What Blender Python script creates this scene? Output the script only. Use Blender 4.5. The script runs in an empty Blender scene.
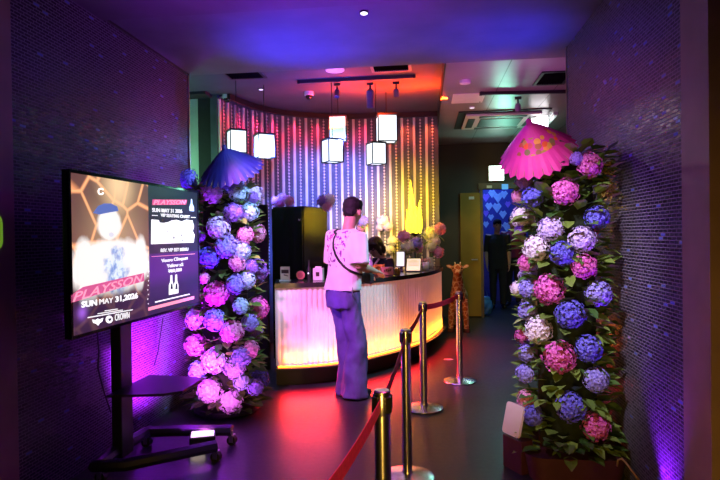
import bpy, bmesh, math, random
from mathutils import Vector, Matrix, Quaternion, noise
random.seed(7)
R = math.radians
PI = math.pi
SC = bpy.context.scene
COL = SC.collection

# ------------------------------------------------------------------ camera
F = 560.0
CAM = Vector((0.0, 0.0, 1.45))
YAW, PITCH, ROLL = R(6.6), math.atan(5/560.0), R(0.8)
FW = Vector((-math.sin(YAW)*math.cos(PITCH), math.cos(YAW)*math.cos(PITCH), -math.sin(PITCH)))
R0 = Vector((math.cos(YAW), math.sin(YAW), 0))
U0 = R0.cross(FW)
RT = R0*math.cos(ROLL) - U0*math.sin(ROLL)
UP = U0*math.cos(ROLL) + R0*math.sin(ROLL)
cd = bpy.data.cameras.new('camera')
cd.sensor_width = 36; cd.lens = 36*F/720; cd.clip_start = 0.02
cam = bpy.data.objects.new('camera', cd); COL.objects.link(cam)
m = Matrix.Identity(4)
for i in range(3):
    m[i][0], m[i][1], m[i][2], m[i][3] = RT[i], UP[i], -FW[i], CAM[i]
cam.matrix_world = m
SC.camera = cam

def ray(px, py): return FW + RT*((px-360)/F) + UP*((240-py)/F)
def P(px, py, d): return CAM + ray(px, py)*d                  # point at depth d
def PZ(px, py, z):
    r = ray(px, py); return CAM + r*((z-CAM.z)/r.z)
def PX(px, py, x):
    r = ray(px, py); return CAM + r*((x-CAM.x)/r.x)
def PY(px, py, y):
    r = ray(px, py); return CAM + r*((y-CAM.y)/r.y)
def pxsize(n, d): return n*d/F

# ------------------------------------------------------------------ materials
class NT:
    def __init__(s, name):
        s.m = bpy.data.materials.new(name); s.m.use_nodes = True
        s.t = s.m.node_tree; s.n = s.t.nodes; s.l = s.t.links
        s.b = s.n['Principled BSDF']
    def node(s, typ, **kw):
        n = s.n.new(typ)
        for k, v in kw.items(): setattr(n, k, v)
        return n
    def link(s, a, b): s.l.new(a, b)
    def math(s, op, a, b=None, c=None):
        n = s.node('ShaderNodeMath', operation=op)
        for i, v in enumerate((a, b, c)):
            if v is None: continue
            if isinstance(v, (int, float)): n.inputs[i].default_value = v
            else: s.link(v, n.inputs[i])
        return n.outputs[0]
    def mix(s, f, a, b):
        n = s.node('ShaderNodeMix', data_type='RGBA')
        for i, v in ((0, f), (6, a), (7, b)):
            if isinstance(v, (int, float)): n.inputs[i].default_value = v
            elif isinstance(v, tuple): n.inputs[i].default_value = (*v[:3], 1)
            else: s.link(v, n.inputs[i])
        return n.outputs[2]
    def ramp(s, fac, stops):
        n = s.node('ShaderNodeValToRGB')
        el = n.color_ramp.elements
        while len(el) < len(stops): el.new(0.5)
        for e, (p, c) in zip(el, stops): e.position = p; e.color = (*c[:3], 1)
        s.link(fac, n.inputs[0]); return n.outputs[0]
    def obj(s): return s.node('ShaderNodeTexCoord').outputs['Object']
    def noise(s, scale, detail=3, vec=None):
        n = s.node('ShaderNodeTexNoise'); n.inputs['Scale'].default_value = scale; n.inputs['Detail'].default_value = detail
        s.link(vec if vec is not None else s.obj(), n.inputs['Vector']); return n.outputs['Fac']
    def bump(s, h, strength=.3, dist=.01):
        n = s.node('ShaderNodeBump'); n.inputs['Strength'].default_value = strength; n.inputs['Distance'].default_value = dist
        s.link(h, n.inputs['Height']); s.link(n.outputs[0], s.b.inputs['Normal'])

def mat(name, col, rough=.5, metal=0., spec=.5, var=.12, scale=12., bump=0., emit=None, es=0., sheen=0., trans=0.):
    t = NT(name)
    nz = t.noise(scale)
    lo = tuple(c*(1-var) for c in col); hi = tuple(min(1, c*(1+var)) for c in col)
    t.link(t.ramp(nz, [(.3, lo), (.7, hi)]), t.b.inputs['Base Color'])
    t.b.inputs['Roughness'].default_value = rough
    t.b.inputs['Metallic'].default_value = metal
    t.b.inputs['Specular IOR Level'].default_value = spec
    if sheen: t.b.inputs['Sheen Weight'].default_value = sheen
    if trans: t.b.inputs['Transmission Weight'].default_value = trans
    if emit:
        t.b.inputs['Emission Color'].default_value = (*emit, 1); t.b.inputs['Emission Strength'].default_value = es
    if bump: t.bump(t.noise(scale*3, 5), bump)
    return t.m

M = {}
M['black'] = mat('black_paint', (.012,.012,.014), .45)
M['blackgloss'] = mat('black_gloss', (.01,.01,.012), .12, spec=.7)
M['grilleblack'] = mat('matt_black_grille', (.004,.004,.005), .9, spec=0.)
M['blackmetal'] = mat('black_metal', (.02,.02,.022), .38, spec=.6)
M['rubber'] = mat('black_rubber', (.015,.015,.015), .7)
M['chrome'] = mat('chrome', (.82,.80,.80), .24, 1., var=.04)
M['steel'] = mat('satin_steel', (.6,.58,.56), .28, 1., var=.05)
M['dark'] = mat('dark_plaster', (.03,.028,.03), .8)
M['white'] = mat('white_plastic', (.8,.8,.8), .4, var=.04)
M['paper'] = mat('white_paper', (.85,.83,.8), .7, var=.04)
M['strip'] = mat('pale_slat', (.86,.82,.78), .35, var=.05)
M['bead'] = mat('pale_bead', (.9,.87,.84), .25, var=.05)
M['ceil'] = mat('ceiling_paint', (.15,.15,.17), .75, var=.12, scale=3)
M['ceilnear'] = mat('ceiling_paint_near', (.15,.14,.16), .8, var=.12, scale=3)
M['belt'] = mat('red_belt', (.85,.03,.10), .6, bump=.1, scale=60)
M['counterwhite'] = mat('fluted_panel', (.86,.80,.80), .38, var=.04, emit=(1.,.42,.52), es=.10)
M['worktop'] = mat('dark_worktop', (.03,.028,.03), .22, scale=30)
M['olive'] = mat('olive_door', (.34,.21,.03), .55, scale=4)
M['jamb'] = mat('jamb_paint', (.30,.19,.16), .65, var=.1, scale=6)
M['leafstem'] = mat('stem_green', (.08,.16,.04), .6)
M['skin1'] = mat('skin', (.55,.33,.24), .5, var=.06)
M['skin2'] = mat('skin_light', (.65,.42,.33), .5, var=.06)
M['hairblk'] = mat('black_hair', (.006,.005,.006), .75, bump=.4, scale=60)
M['hairbrn'] = mat('dark_brown_hair', (.03,.015,.01), .45, bump=.4, scale=60)
M['blackcloth'] = mat('black_cloth', (.02,.02,.024), .85, bump=.15, scale=40)
M['redcloth'] = mat('maroon_cloth', (.2,.015,.04), .85, bump=.15, scale=40)
M['darktrouser'] = mat('dark_trousers', (.025,.025,.03), .85)
M['whitecloth'] = mat('white_collar_cloth', (.8,.78,.76), .8)
M['eye'] = mat('eye_dark', (.02,.015,.015), .2)
M['lips'] = mat('lips', (.5,.18,.17), .5)
M['denim'] = mat('washed_denim', (.10,.075,.21), .85, var=.25, scale=9, bump=.2)
M['cable'] = mat('black_cable', (.012,.012,.012), .5)
M['cream'] = mat('cream_fur', (.8,.6,.4), .9)

def emat(name, col, s, var=.05, base=None):
    return mat(name, base or col, .5, emit=col, es=s, var=var)

def leaf_mat(name, a, b):
    t = NT(name)
    g = t.node('ShaderNodeNewGeometry')
    t.link(t.ramp(g.outputs['Random Per Island'], [(0, a), (1, b)]), t.b.inputs['Base Color'])
    t.b.inputs['Roughness'].default_value = .45
    t.b.inputs['Specular IOR Level'].default_value = .4
    return t.m
M['leaf'] = leaf_mat('green_leaves', (.05,.13,.025), (.24,.34,.06))
M['goldleaf'] = leaf_mat('dry_gold_florets', (.30,.2,.03), (.5,.36,.08))
FL = {}
for k, a, b in (('blue', (.08,.07,.55), (.22,.20,.85)), ('peri', (.26,.22,.78), (.45,.40,.92)),
                ('purple', (.25,.10,.60), (.42,.24,.80)), ('magenta', (.62,.06,.42), (.85,.22,.60)),
                ('pink', (.72,.22,.52), (.90,.45,.70)), ('lilac', (.58,.45,.85), (.78,.66,.95)),
                ('white', (.80,.68,.85), (.95,.88,.95)), ('cyan', (.38,.55,.85), (.6,.78,.95)),
                ('cream', (.75,.75,.6), (.9,.9,.75))):
    FL[k] = leaf_mat(k+'_petals', a, b)

def tile_mat(name, dark, dark2, grout, bw=.05, bh=.018):
    t = NT(name)
    sep = t.node('ShaderNodeSeparateXYZ'); t.link(t.obj(), sep.inputs[0])
    c = t.node('ShaderNodeCombineXYZ')
    t.link(t.math('ADD', sep.outputs[1], sep.outputs[0]), c.inputs[0]); t.link(sep.outputs[2], c.inputs[1])
    br = t.node('ShaderNodeTexBrick')
    for k, v in (('Scale', 1.), ('Brick Width', bw), ('Row Height', bh), ('Mortar Size', .0026), ('Mortar Smooth', .2), ('Bias', 0.)):
        br.inputs[k].default_value = v
    br.inputs['Color1'].default_value = (0,0,0,1); br.inputs['Color2'].default_value = (1,1,1,1)
    br.inputs['Mortar'].default_value = (.5,.5,.5,1)
    t.link(c.outputs[0], br.inputs['Vector'])
    wn = t.node('ShaderNodeTexWhiteNoise', noise_dimensions='1D')
    rgb = t.node('ShaderNodeRGBToBW'); t.link(br.outputs['Color'], rgb.inputs[0])
    t.link(t.math('MULTIPLY', rgb.outputs[0], 977.), wn.inputs['W'])
    tilecol = t.mix(rgb.outputs[0], dark, dark2)
    glint = t.math('GREATER_THAN', rgb.outputs[0], .982)      # scattered tiles coloured blue and made glossier to stand in for sparkles
    tilecol = t.mix(glint, tilecol, (.16,.22,.60))
    t.link(t.mix(br.outputs['Fac'], tilecol, grout), t.b.inputs['Base Color'])
    t.link(t.math('SUBTRACT', t.math('ADD', t.math('MULTIPLY', br.outputs['Fac'], .4), .34), t.math('MULTIPLY', glint, .2)), t.b.inputs['Roughness'])
    t.b.inputs['Metallic'].default_value = .0
    t.b.inputs['Specular IOR Level'].default_value = .22
    # every tile is set at a slightly different tilt
    vm = t.node('ShaderNodeVectorMath', operation='SUBTRACT'); t.link(wn.outputs['Color'], vm.inputs[0]); vm.inputs[1].default_value = (.5,.5,.5)
    vs = t.node('ShaderNodeVectorMath', operation='SCALE'); t.link(vm.outputs[0], vs.inputs[0]); vs.inputs['Scale'].default_value = .14
    bp = t.node('ShaderNodeBump'); bp.inputs['Strength'].default_value = .5; bp.inputs['Distance'].default_value = .003; bp.invert = True
    t.link(br.outputs['Fac'], bp.inputs['Height'])
    va = t.node('ShaderNodeVectorMath', operation='ADD'); t.link(bp.outputs[0], va.inputs[0]); t.link(vs.outputs[0], va.inputs[1])
    vn = t.node('ShaderNodeVectorMath', operation='NORMALIZE'); t.link(va.outputs[0], vn.inputs[0])
    t.link(vn.outputs[0], t.b.inputs['Normal'])
    return t.m
M['tile'] = tile_mat('mosaic_tiles_dark', (.016,.013,.02), (.05,.04,.06), (.24,.21,.26))

def floor_mat():
    t = NT('dark_vinyl_floor')
    n = t.noise(2.2, 5)
    t.link(t.ramp(n, [(.3, (.024,.024,.025)), (.7, (.040,.038,.038))]), t.b.inputs['Base Color'])
    t.link(t.math('ADD', t.math('MULTIPLY', t.noise(30, 4), .16), .30), t.b.inputs['Roughness'])
    t.b.inputs['Specular IOR Level'].default_value = .5
    t.bump(t.noise(140, 3), .12, .002)
    return t.m
M['floor'] = floor_mat()

def panel_ceiling():
    t = NT('ceiling_panels')
    sep = t.node('ShaderNodeSeparateXYZ'); t.link(t.obj(), sep.inputs[0])
    c = t.node('ShaderNodeCombineXYZ'); t.link(t.math('ADD', sep.outputs[1], .4), c.inputs[0]); t.link(t.math('SUBTRACT', sep.outputs[0], .175), c.inputs[1])
    br = t.node('ShaderNodeTexBrick')
    for k, v in (('Scale', 1.), ('Brick Width', 40.), ('Row Height', .62), ('Mortar Size', .005), ('Mortar Smooth', 0.), ('Bias', 0.)): br.inputs[k].default_value = v
    t.link(c.outputs[0], br.inputs['Vector'])
    n = t.noise(1.6, 4)
    t.link(t.mix(br.outputs['Fac'], t.ramp(n, [(.3, (.24,.22,.25)), (.7, (.34,.32,.34))]), (.02,.02,.02)), t.b.inputs['Base Color'])
    t.b.inputs['Roughness'].default_value = .32
    t.bump(t.noise(2.0, 4), .25, .03)
    return t.m
M['panelceil'] = panel_ceiling()

def giraffe_mat():
    t = NT('giraffe_plush')
    v = t.node('ShaderNodeTexVoronoi', feature='DISTANCE_TO_EDGE'); v.inputs['Scale'].default_value = 15.
    t.link(t.obj(), v.inputs['Vector'])
    t.link(t.ramp(v.outputs['Distance'], [(.06, (.72,.42,.2)), (.13, (.42,.10,.015))]), t.b.inputs['Base Color'])
    t.b.inputs['Roughness'].default_value = .9
    t.bump(t.noise(160, 3), .4, .004)
    return t.m
M['giraffe'] = giraffe_mat()

def shirt_mat():
    t = NT('white_tee_with_splatter_print')
    sep = t.node('ShaderNodeSeparateXYZ'); t.link(t.obj(), sep.inputs[0])
    # print sits on the back only (local y < 0)
    inx = t.math('MULTIPLY', t.math('GREATER_THAN', sep.outputs[0], -.17), t.math('LESS_THAN', sep.outputs[0], .14))
    inz = t.math('MULTIPLY', t.math('GREATER_THAN', sep.outputs[2], 1.14), t.math('LESS_THAN', sep.outputs[2], 1.47))
    iny = t.math('LESS_THAN', sep.outputs[1], -.02)
    box = t.math('MULTIPLY', t.math('MULTIPLY', inx, inz), iny)
    n1 = t.noise(34, 5); n2 = t.noise(9, 2)
    sp = t.math('MULTIPLY', t.math('GREATER_THAN', n1, .545), t.math('GREATER_THAN', n2, .44))
    f = t.math('MULTIPLY', box, sp)
    col = t.mix(t.math('GREATER_THAN', t.noise(7, 1), .52), (.25,.05,.35), (.7,.12,.35))
    t.link(t.mix(f, (.86,.84,.85), col), t.b.inputs['Base Color'])
    t.b.inputs['Roughness'].default_value = .85
    t.bump(t.noise(10, 3), .25, .02)
    return t.m
M['tee'] = shirt_mat()

def canopy_mat(name, base, deep, floral):
    t = NT(name)
    tc = t.obj()
    sep = t.node('ShaderNodeSeparateXYZ'); t.link(tc, sep.inputs[0])
    n = t.noise(8, 3)
    c = t.ramp(n, [(.3, deep), (.7, base)])
    if floral:
        v = t.node('ShaderNodeTexVoronoi'); v.inputs['Scale'].default_value = 26.; t.link(tc, v.inputs['Vector'])
        inz = t.math('MULTIPLY', t.math('GREATER_THAN', sep.outputs[2], -.125), t.math('LESS_THAN', sep.outputs[2], -.05))
        iny = t.math('LESS_THAN', sep.outputs[1], -.03)
        f = t.math('MULTIPLY', t.math('MULTIPLY', inz, iny), t.math('LESS_THAN', v.outputs['Distance'], .50))
        fc = t.ramp(v.outputs['Color'], [(.2, (.9,.12,.02)), (.45, (.05,.12,.06)), (.7, (1,.45,.05)), (.9, (.7,.02,.1))])
        c = t.mix(f, c, fc)
    t.link(c, t.b.inputs['Base Color'])
    t.b.inputs['Roughness'].default_value = .55
    tr = t.node('ShaderNodeBsdfTranslucent'); t.link(c, tr.inputs[0])
    mx = t.node('ShaderNodeMixShader'); mx.inputs[0].default_value = .35
    t.link(t.b.outputs[0], mx.inputs[1]); t.link(tr.outputs[0], mx.inputs[2])
    t.link(mx.outputs[0], t.n['Material Output'].inputs[0])
    return t.m
M['pinkpaper'] = canopy_mat('pink_oiled_paper', (.85,.06,.40), (.70,.03,.28), True)
M['bluepaper'] = canopy_mat('blue_oiled_paper', (.02,.02,.24), (.012,.012,.15), False)

# ------------------------------------------------------------------ mesh builder
class MB:
    def __init__(s): s.v = []; s.f = []
    def add(s, vs, fs):
        o = len(s.v); s.v += [Vector(v) for v in vs]; s.f += [tuple(i+o for i in f) for f in fs]; return s
    def box(s, c, size, rot=None, bev=0.):
        c = Vector(c); hx, hy, hz = (d/2 for d in size)
        if bev <= 0:
            vs = [Vector((x*hx, y*hy, z*hz)) for z in (-1,1) for y in (-1,1) for x in (-1,1)]
            fs = [(0,2,3,1),(4,5,7,6),(0,1,5,4),(2,6,7,3),(0,4,6,2),(1,3,7,5)]
        else:
            bm = bmesh.new(); bmesh.ops.create_cube(bm, size=1)
            for v in bm.verts: v.co = Vector((v.co.x*size[0], v.co.y*size[1], v.co.z*size[2]))
            bmesh.ops.bevel(bm, geom=list(bm.edges), offset=min(bev, min(size)*.45), segments=2, affect='EDGES', profile=.6)
            bm.verts.index_update()
            vs = [v.co.copy() for v in bm.verts]; fs = [tuple(v.index for v in f.verts) for f in bm.faces]; bm.free()
        if rot is not None: vs = [rot @ v for v in vs]
        return s.add([v + c for v in vs], fs)
    def tube(s, pts, rad, n=10, cap=True, round_=False):
        pts = [Vector(p) for p in pts]
        if not isinstance(rad, (list, tuple)): rad = [rad]*len(pts)
        vs, fs = [], []
        ref = None; rings = []
        k = len(pts)
        def frame(i):
            nonlocal ref
            d = (pts[min(i+1, k-1)] - pts[max(i-1, 0)]).normalized()
            if ref is None:
                ref = Vector((0,0,1)) if abs(d.z) < .9 else Vector((1,0,0))
            a = ref - d*ref.dot(d)
            if a.length < 1e-5: a = d.orthogonal()
            a.normalize(); ref = a
            return d, a, d.cross(a)
        seq = []
        for i in range(k):
            d, a, b = frame(i)
            r = rad[i]
            if round_ and i == 0:
                for t in (80, 55, 28): seq.append((pts[i]-d*r*math.sin(R(t)), a, b, r*math.cos(R(t))))
            seq.append((pts[i], a, b, r))
            if round_ and i == k-1:
                for t in (28, 55, 80): seq.append((pts[i]+d*r*math.sin(R(t)), a, b, r*math.cos(R(t))))
        for c, a, b, r in seq:
            for j in range(n):
                th = 2*PI*j/n; vs.append(c + (a*math.cos(th) + b*math.sin(th))*r)
        q = len(seq)
        for i in range(q-1):
            for j in range(n):
                fs.append((i*n+j, i*n+(j+1)%n, (i+1)*n+(j+1)%n, (i+1)*n+j))
        if cap:
            fs.append(tuple(reversed(range(n)))); fs.append(tuple((q-1)*n+j for j in range(n)))
        return s.add(vs, fs)
    def cyl(s, p0, p1, r, n=20): return s.tube([p0, p1], r, n)
    def lathe(s, prof, c=(0,0,0), n=28, rot=None):
        c = Vector(c); vs, fs = [], []
        for r, z in prof:
            for j in range(n):
                th = 2*PI*j/n; v = Vector((max(r, 1e-4)*math.cos(th), max(r, 1e-4)*math.sin(th), z))
                vs.append((rot @ v if rot is not None else v) + c)
        k = len(prof)
        for i in range(k-1):
            for j in range(n): fs.append((i*n+j, i*n+(j+1)%n, (i+1)*n+(j+1)%n, (i+1)*n+j))
        fs.append(tuple(reversed(range(n)))); fs.append(tuple((k-1)*n+j for j in range(n)))
        return s.add(vs, fs)
    def ell(s, c, r, rot=None, nu=16, nv=10):
        c = Vector(c)
        if not isinstance(r, (tuple, list)): r = (r, r, r)
        vs = [Vector((0,0,-r[2]))]; fs = []
        for i in range(1, nv):
            ph = -PI/2 + PI*i/nv
            for j in range(nu):
                th = 2*PI*j/nu; vs.append(Vector((r[0]*math.cos(ph)*math.cos(th), r[1]*math.cos(ph)*math.sin(th), r[2]*math.sin(ph))))
        vs.append(Vector((0,0,r[2]))); last = len(vs)-1
        for j in range(nu): fs.append((0, 1+(j+1)%nu, 1+j))
        for i in range(nv-2):
            for j in range(nu):
                a = 1+i*nu; fs.append((a+j, a+(j+1)%nu, a+nu+(j+1)%nu, a+nu+j))
        a = 1+(nv-2)*nu
        for j in range(nu): fs.append((a+j, a+(j+1)%nu, last))
        if rot is not None: vs = [rot @ v for v in vs]
        return s.add([v+c for v in vs], fs)
    def rings(s, rs, n=24, pw=2.0):
        """closed loft: rs = (cx, cy, z, rx, ry) horizontal superellipse rings, bottom to top"""
        vs, fs = [], []
        for cx, cy, z, rx, ry in rs:
            for j in range(n):
                th = 2*PI*j/n; ct, st = math.cos(th), math.sin(th); e = 2/pw
                vs.append(Vector((cx+rx*math.copysign(abs(ct)**e, ct), cy+ry*math.copysign(abs(st)**e, st), z)))
        for i in range(len(rs)-1):
            for j in range(n): fs.append((i*n+j, i*n+(j+1)%n, (i+1)*n+(j+1)%n, (i+1)*n+j))
        fs.append(tuple(reversed(range(n)))); fs.append(tuple((len(rs)-1)*n+j for j in range(n)))
        return s.add(vs, fs)
    def prism(s, poly, a, b, axis='y'):
        """polygon (2-D) extruded from a to b along axis; poly in the other two axes"""
        n = len(poly); vs = []
        for t in (a, b):
            for p, q in poly: vs.append({'y': Vector((p, t, q)), 'x': Vector((t, p, q)), 'z': Vector((p, q, t))}[axis])
        fs = [tuple(range(n)), tuple(reversed(range(n, 2*n)))] + [(i, n+i, n+(i+1)%n, (i+1)%n) for i in range(n)]
        return s.add(vs, fs)
    def build(s, name, material, parent=None, smooth=False, loc=None):
        me = bpy.data.meshes.new(name)
        me.from_pydata([tuple(v) for v in s.v], [], s.f)
        bm = bmesh.new(); bm.from_mesh(me)
        bmesh.ops.recalc_face_normals(bm, faces=bm.faces); bm.to_mesh(me); bm.free()
        return link(name, me, material, parent, smooth, loc)

def link(name, me, material, parent=None, smooth=False, loc=None):
    me.materials.clear()
    if isinstance(material, str): material = M[material]
    me.materials.append(material)
    if smooth:
        me.shade_smooth()
        if smooth == 'auto':
            try: me.set_sharp_from_angle(angle=R(35))
            except Exception: pass
    o = bpy.data.objects.new(name, me); COL.objects.link(o)
    if parent is not None: o.parent = parent
    if loc is not None: o.location = loc
    return o

def tag(o, label=None, cat=None, group=None, kind=None):
    if label: o['label'] = label
    if cat: o['category'] = cat
    if group: o['group'] = group
    if kind: o['kind'] = kind
    return o
def thing(name, loc, label, cat, rz=0., group=None):
    o = bpy.data.objects.new(name, None); COL.objects.link(o)
    o.empty_display_size = .05
    o.location = loc; o.rotation_euler = (0, 0, rz)
    return tag(o, label, cat, group)
def struct(o): return tag(o, kind='structure')
def copy_tree(o, parent=None):
    c = o.copy(); COL.objects.link(c)
    if parent is not None: c.parent = parent
    for ch in list(o.children): copy_tree(ch, c)
    return c
def remesh(mb, vox, smooth=6, fac=.5):
    """voxel-union of closed shells into one continuous mesh"""
    me = bpy.data.meshes.new('tmp'); me.from_pydata([tuple(v) for v in mb.v], [], mb.f)
    bm = bmesh.new(); bm.from_mesh(me); bmesh.ops.recalc_face_normals(bm, faces=bm.faces); bm.to_mesh(me); bm.free()
    o = bpy.data.objects.new('tmp', me); COL.objects.link(o)
    md = o.modifiers.new('r', 'REMESH'); md.mode = 'VOXEL'; md.voxel_size = vox; md.use_smooth_shade = True
    sm = o.modifiers.new('s', 'SMOOTH'); sm.iterations = smooth; sm.factor = fac
    dg = bpy.context.evaluated_depsgraph_get(); dg.update()
    out = bpy.data.meshes.new_from_object(o.evaluated_get(dg))
    bpy.data.objects.remove(o); bpy.data.meshes.remove(me)
    return out
def wrinkle(me, amp, sx, sz, seed=0):
    me.update()
    nv = [v.normal.copy() for v in me.vertices]
    for v, n in zip(me.vertices, nv):
        c = v.co
        v.co = c + n*amp*noise.noise(Vector((c.x*sx+seed, c.y*sx, c.z*sz+seed*2)))
def text(s, size, name, material, parent, mtx, width=None, shear=0., bold=0., ext=.0006):
    cu = bpy.data.curves.new('t', 'FONT'); cu.body = s; cu.size = size; cu.align_x = 'LEFT'
    cu.shear = shear; cu.offset = bold*size; cu.extrude = ext; cu.resolution_u = 3
    o = bpy.data.objects.new('t', cu); COL.objects.link(o)
    dg = bpy.context.evaluated_depsgraph_get(); dg.update()
    me = bpy.data.meshes.new_from_object(o.evaluated_get(dg))
    bpy.data.objects.remove(o)
    xs = [v.co.x for v in me.vertices]; x0, x1 = min(xs), max(xs)
    k = width/(x1-x0) if width else 1.
    for v in me.vertices: v.co.x = (v.co.x-x0)*k
    me.transform(mtx)
    return link(name, me, material, parent)
def light(typ, loc, energy, col, target=None, size=.2, size_y=None, spot=60, blend=.6, spread=None):
    d = bpy.data.lights.new(typ.lower()+'_light', typ); d.energy = energy; d.color = col
    if typ == 'AREA':
        d.size = size
        if size_y: d.shape = 'RECTANGLE'; d.size_y = size_y
        if spread: d.spread = R(spread)
    else: d.shadow_soft_size = size
    if typ == 'SPOT': d.spot_size = R(spot); d.spot_blend = blend
    o = bpy.data.objects.new(d.name, d); COL.objects.link(o); o.location = loc
    if target is not None:
        o.rotation_euler = (Vector(target)-Vector(loc)).to_track_quat('-Z', 'Y').to_euler()
    return o
# ------------------------------------------------------------------ the setting
XL, XR = -2.14, 1.165            # tiled passage walls
ZS, ZC, ZP = 2.95, 3.15, 3.0     # passage soffit, ceiling above the counter, panelled ceiling
Y0, YE, YB = 2.69, 4.84, 9.85    # tiles start, tiles end, back wall
YEL, YER = PX(188.5, 110, XL).y, PX(567.3, 110, XR).y
Y0L, Y0R = PX(13, 240, XL).y, PX(685, 240, XR).y
YE = max(YEL, YER)
XSTEP = PZ(442, 86, 3.02).x

struct(MB().box((0, 5.3, -.05), (8.4, 14.6, .1)).build('floor', 'floor'))
struct(MB().box((XL-.1, (Y0L+YEL)/2, 1.5), (.2, YEL-Y0L, 3.0)).build('wall_left', 'tile'))
struct(MB().box((XR+.1, (Y0R+YER)/2, 1.5), (.2, YER-Y0R, 3.0)).build('wall_right', 'tile'))
struct(MB().box((XL-.12+.01, (Y0L+2.3)/2, 1.5), (.24, Y0L-2.3, 3.0)).build('trim_1', 'jamb'))
struct(MB().box((XR+.12-.012, (Y0R+PX(713,240,XR).y)/2, 1.5), (.24, Y0R-PX(713,240,XR).y, 3.0)).build('trim_2', 'jamb'))
struct(MB().box((XL-.14, .9, 1.5), (.2, 2.8, 3.0)).build('wall_entry_left', 'dark'))
struct(MB().box((XR+.14, .95, 1.5), (.2, 2.9, 3.0)).build('wall_entry_right', 'dark'))
# metal edge trims where the tiling stops
struct(MB().box((XL+.004, YEL-.004, 1.475), (.012, .012, 2.95)).build('trim_3', 'steel'))
struct(MB().box((XR-.004, YER-.004, 1.475), (.012, .012, 2.95)).build('trim_4', 'steel'))
struct(MB().box((XL+.006, (Y0L+YEL)/2, ZS-.008), (.012, YEL-Y0L, .016)).build('trim_5', 'blackmetal'))
# passage ceiling (nearer strip hangs a little lower)
struct(MB().box(((XL+XR)/2, (3.57+YE+.05)/2, ZS+.14), (XR-XL+.5, YE+.05-3.57, .28)).build('ceiling', 'ceil'))
struct(MB().box(((XL+XR)/2, (3.57-.5)/2, ZS+.125), (XR-XL+.5, 4.07, .31)).build('ceiling_near', 'ceilnear'))
# lobby
M['ceildark'] = mat('dark_ceiling_paint', (.085,.085,.11), .7, var=.12, scale=3)
struct(MB().box(((XSTEP-4)/2, 7.5, ZC+.05), (XSTEP+4, 5.4, .1)).build('ceiling_counter', 'ceildark'))
struct(MB().box(((XSTEP+4)/2, 7.5, ZP+.1), (4-XSTEP, 5.4, .2)).build('ceiling_lobby', 'panelceil'))
struct(MB().box((XSTEP+.004, 7.3, ZP+.07), (.012, 5.0, .16)).build('trim_6', 'blackmetal'))
struct(MB().box((3.6, 7.4, 1.55), (.2, 5.2, 3.1)).build('wall_lobby_right', 'dark'))
struct(MB().box((-3.9, 7.4, 1.6), (.2, 5.2, 3.2)).build('wall_lobby_left', 'dark'))
struct(MB().box(((XL-.2-3.9)/2, YE-.06, 1.6), (3.9+XL-.2+.4-.3, .1, 3.2)).build('wall_lobby_near_left', 'dark'))
struct(MB().box(((XR+.2+3.6)/2, YE-.06, 1.6), (3.6-XR-.2, .1, 3.2)).build('wall_lobby_near_right', 'dark'))

# ---- curved slatted feature wall behind the counter
def spline(pts, n=14):
    pts = [Vector(p) for p in pts]; q = [2*pts[0]-pts[1]] + pts + [2*pts[-1]-pts[-2]]; out = []
    for i in range(1, len(q)-2):
        a, b, c, d = q[i-1:i+3]
        for k in range(n):
            t = k/n
            out.append(.5*((2*b)+(c-a)*t+(2*a-5*b+4*c-d)*t*t+(3*b-a-3*c+d)*t**3))
    out.append(q[-2]); return out
class Curve:
    def __init__(s, pts):
        s.p = spline(pts); s.s = [0.]
        for a, b in zip(s.p, s.p[1:]): s.s.append(s.s[-1]+(b-a).length)
        s.L = s.s[-1]
    def at(s, t):
        t = min(max(t, 0), s.L)
        for i in range(len(s.p)-1):
            if s.s[i+1] >= t:
                u = (t-s.s[i])/max(s.s[i+1]-s.s[i], 1e-9)
                return s.p[i].lerp(s.p[i+1], u)
        return s.p[-1].copy()
    def tan(s, t):
        d = s.at(t+.02)-s.at(t-.02); d.z = 0; return d.normalized()
    def nor(s, t):                      # towards the customer side
        d = s.tan(t); return Vector((d.y, -d.x, 0))
ZW = 3.10
wp = []
for px, py in ((217, 98.5), (248, 109.5), (285, 116.5), (335, 119.5), (385, 118.5), (438, 117)):
    v = PZ(px, py, ZW); v.z = 0; wp.append(v)
WC = Curve(wp)
def band(curve, o0, o1, z0, z1, t0=0., t1=None, n=60, wave=0., pitch=.05):
    """solid strip between two offsets along a curve"""
    t1 = curve.L if t1 is None else t1
    vs, fs = [], []
    for i in range(n+1):
        t = t0+(t1-t0)*i/n; p, q = curve.at(t), curve.nor(t)
        a = o0 + (wave*abs(math.sin(PI*t/pitch)) if wave else 0)
        for o, z in ((a, z0), (a, z1), (o1, z1), (o1, z0)):
            w = p+q*o; vs.append((w.x, w.y, z))
    for i in range(n):
        for k in range(4): fs.append((i*4+k, i*4+(k+1)%4, i*4+4+(k+1)%4, i*4+4+k))
    fs += [(0,1,2,3), (n*4+3, n*4+2, n*4+1, n*4)]
    return MB().add(vs, fs)
M['wallback'] = mat('dark_wall_panel', (.11,.11,.15), .5, var=.2, scale=8)
wall = struct(band(WC, 0, -.10, 0, 3.145, n=70).build('wall_counter', 'wallback', smooth='auto'))
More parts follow.
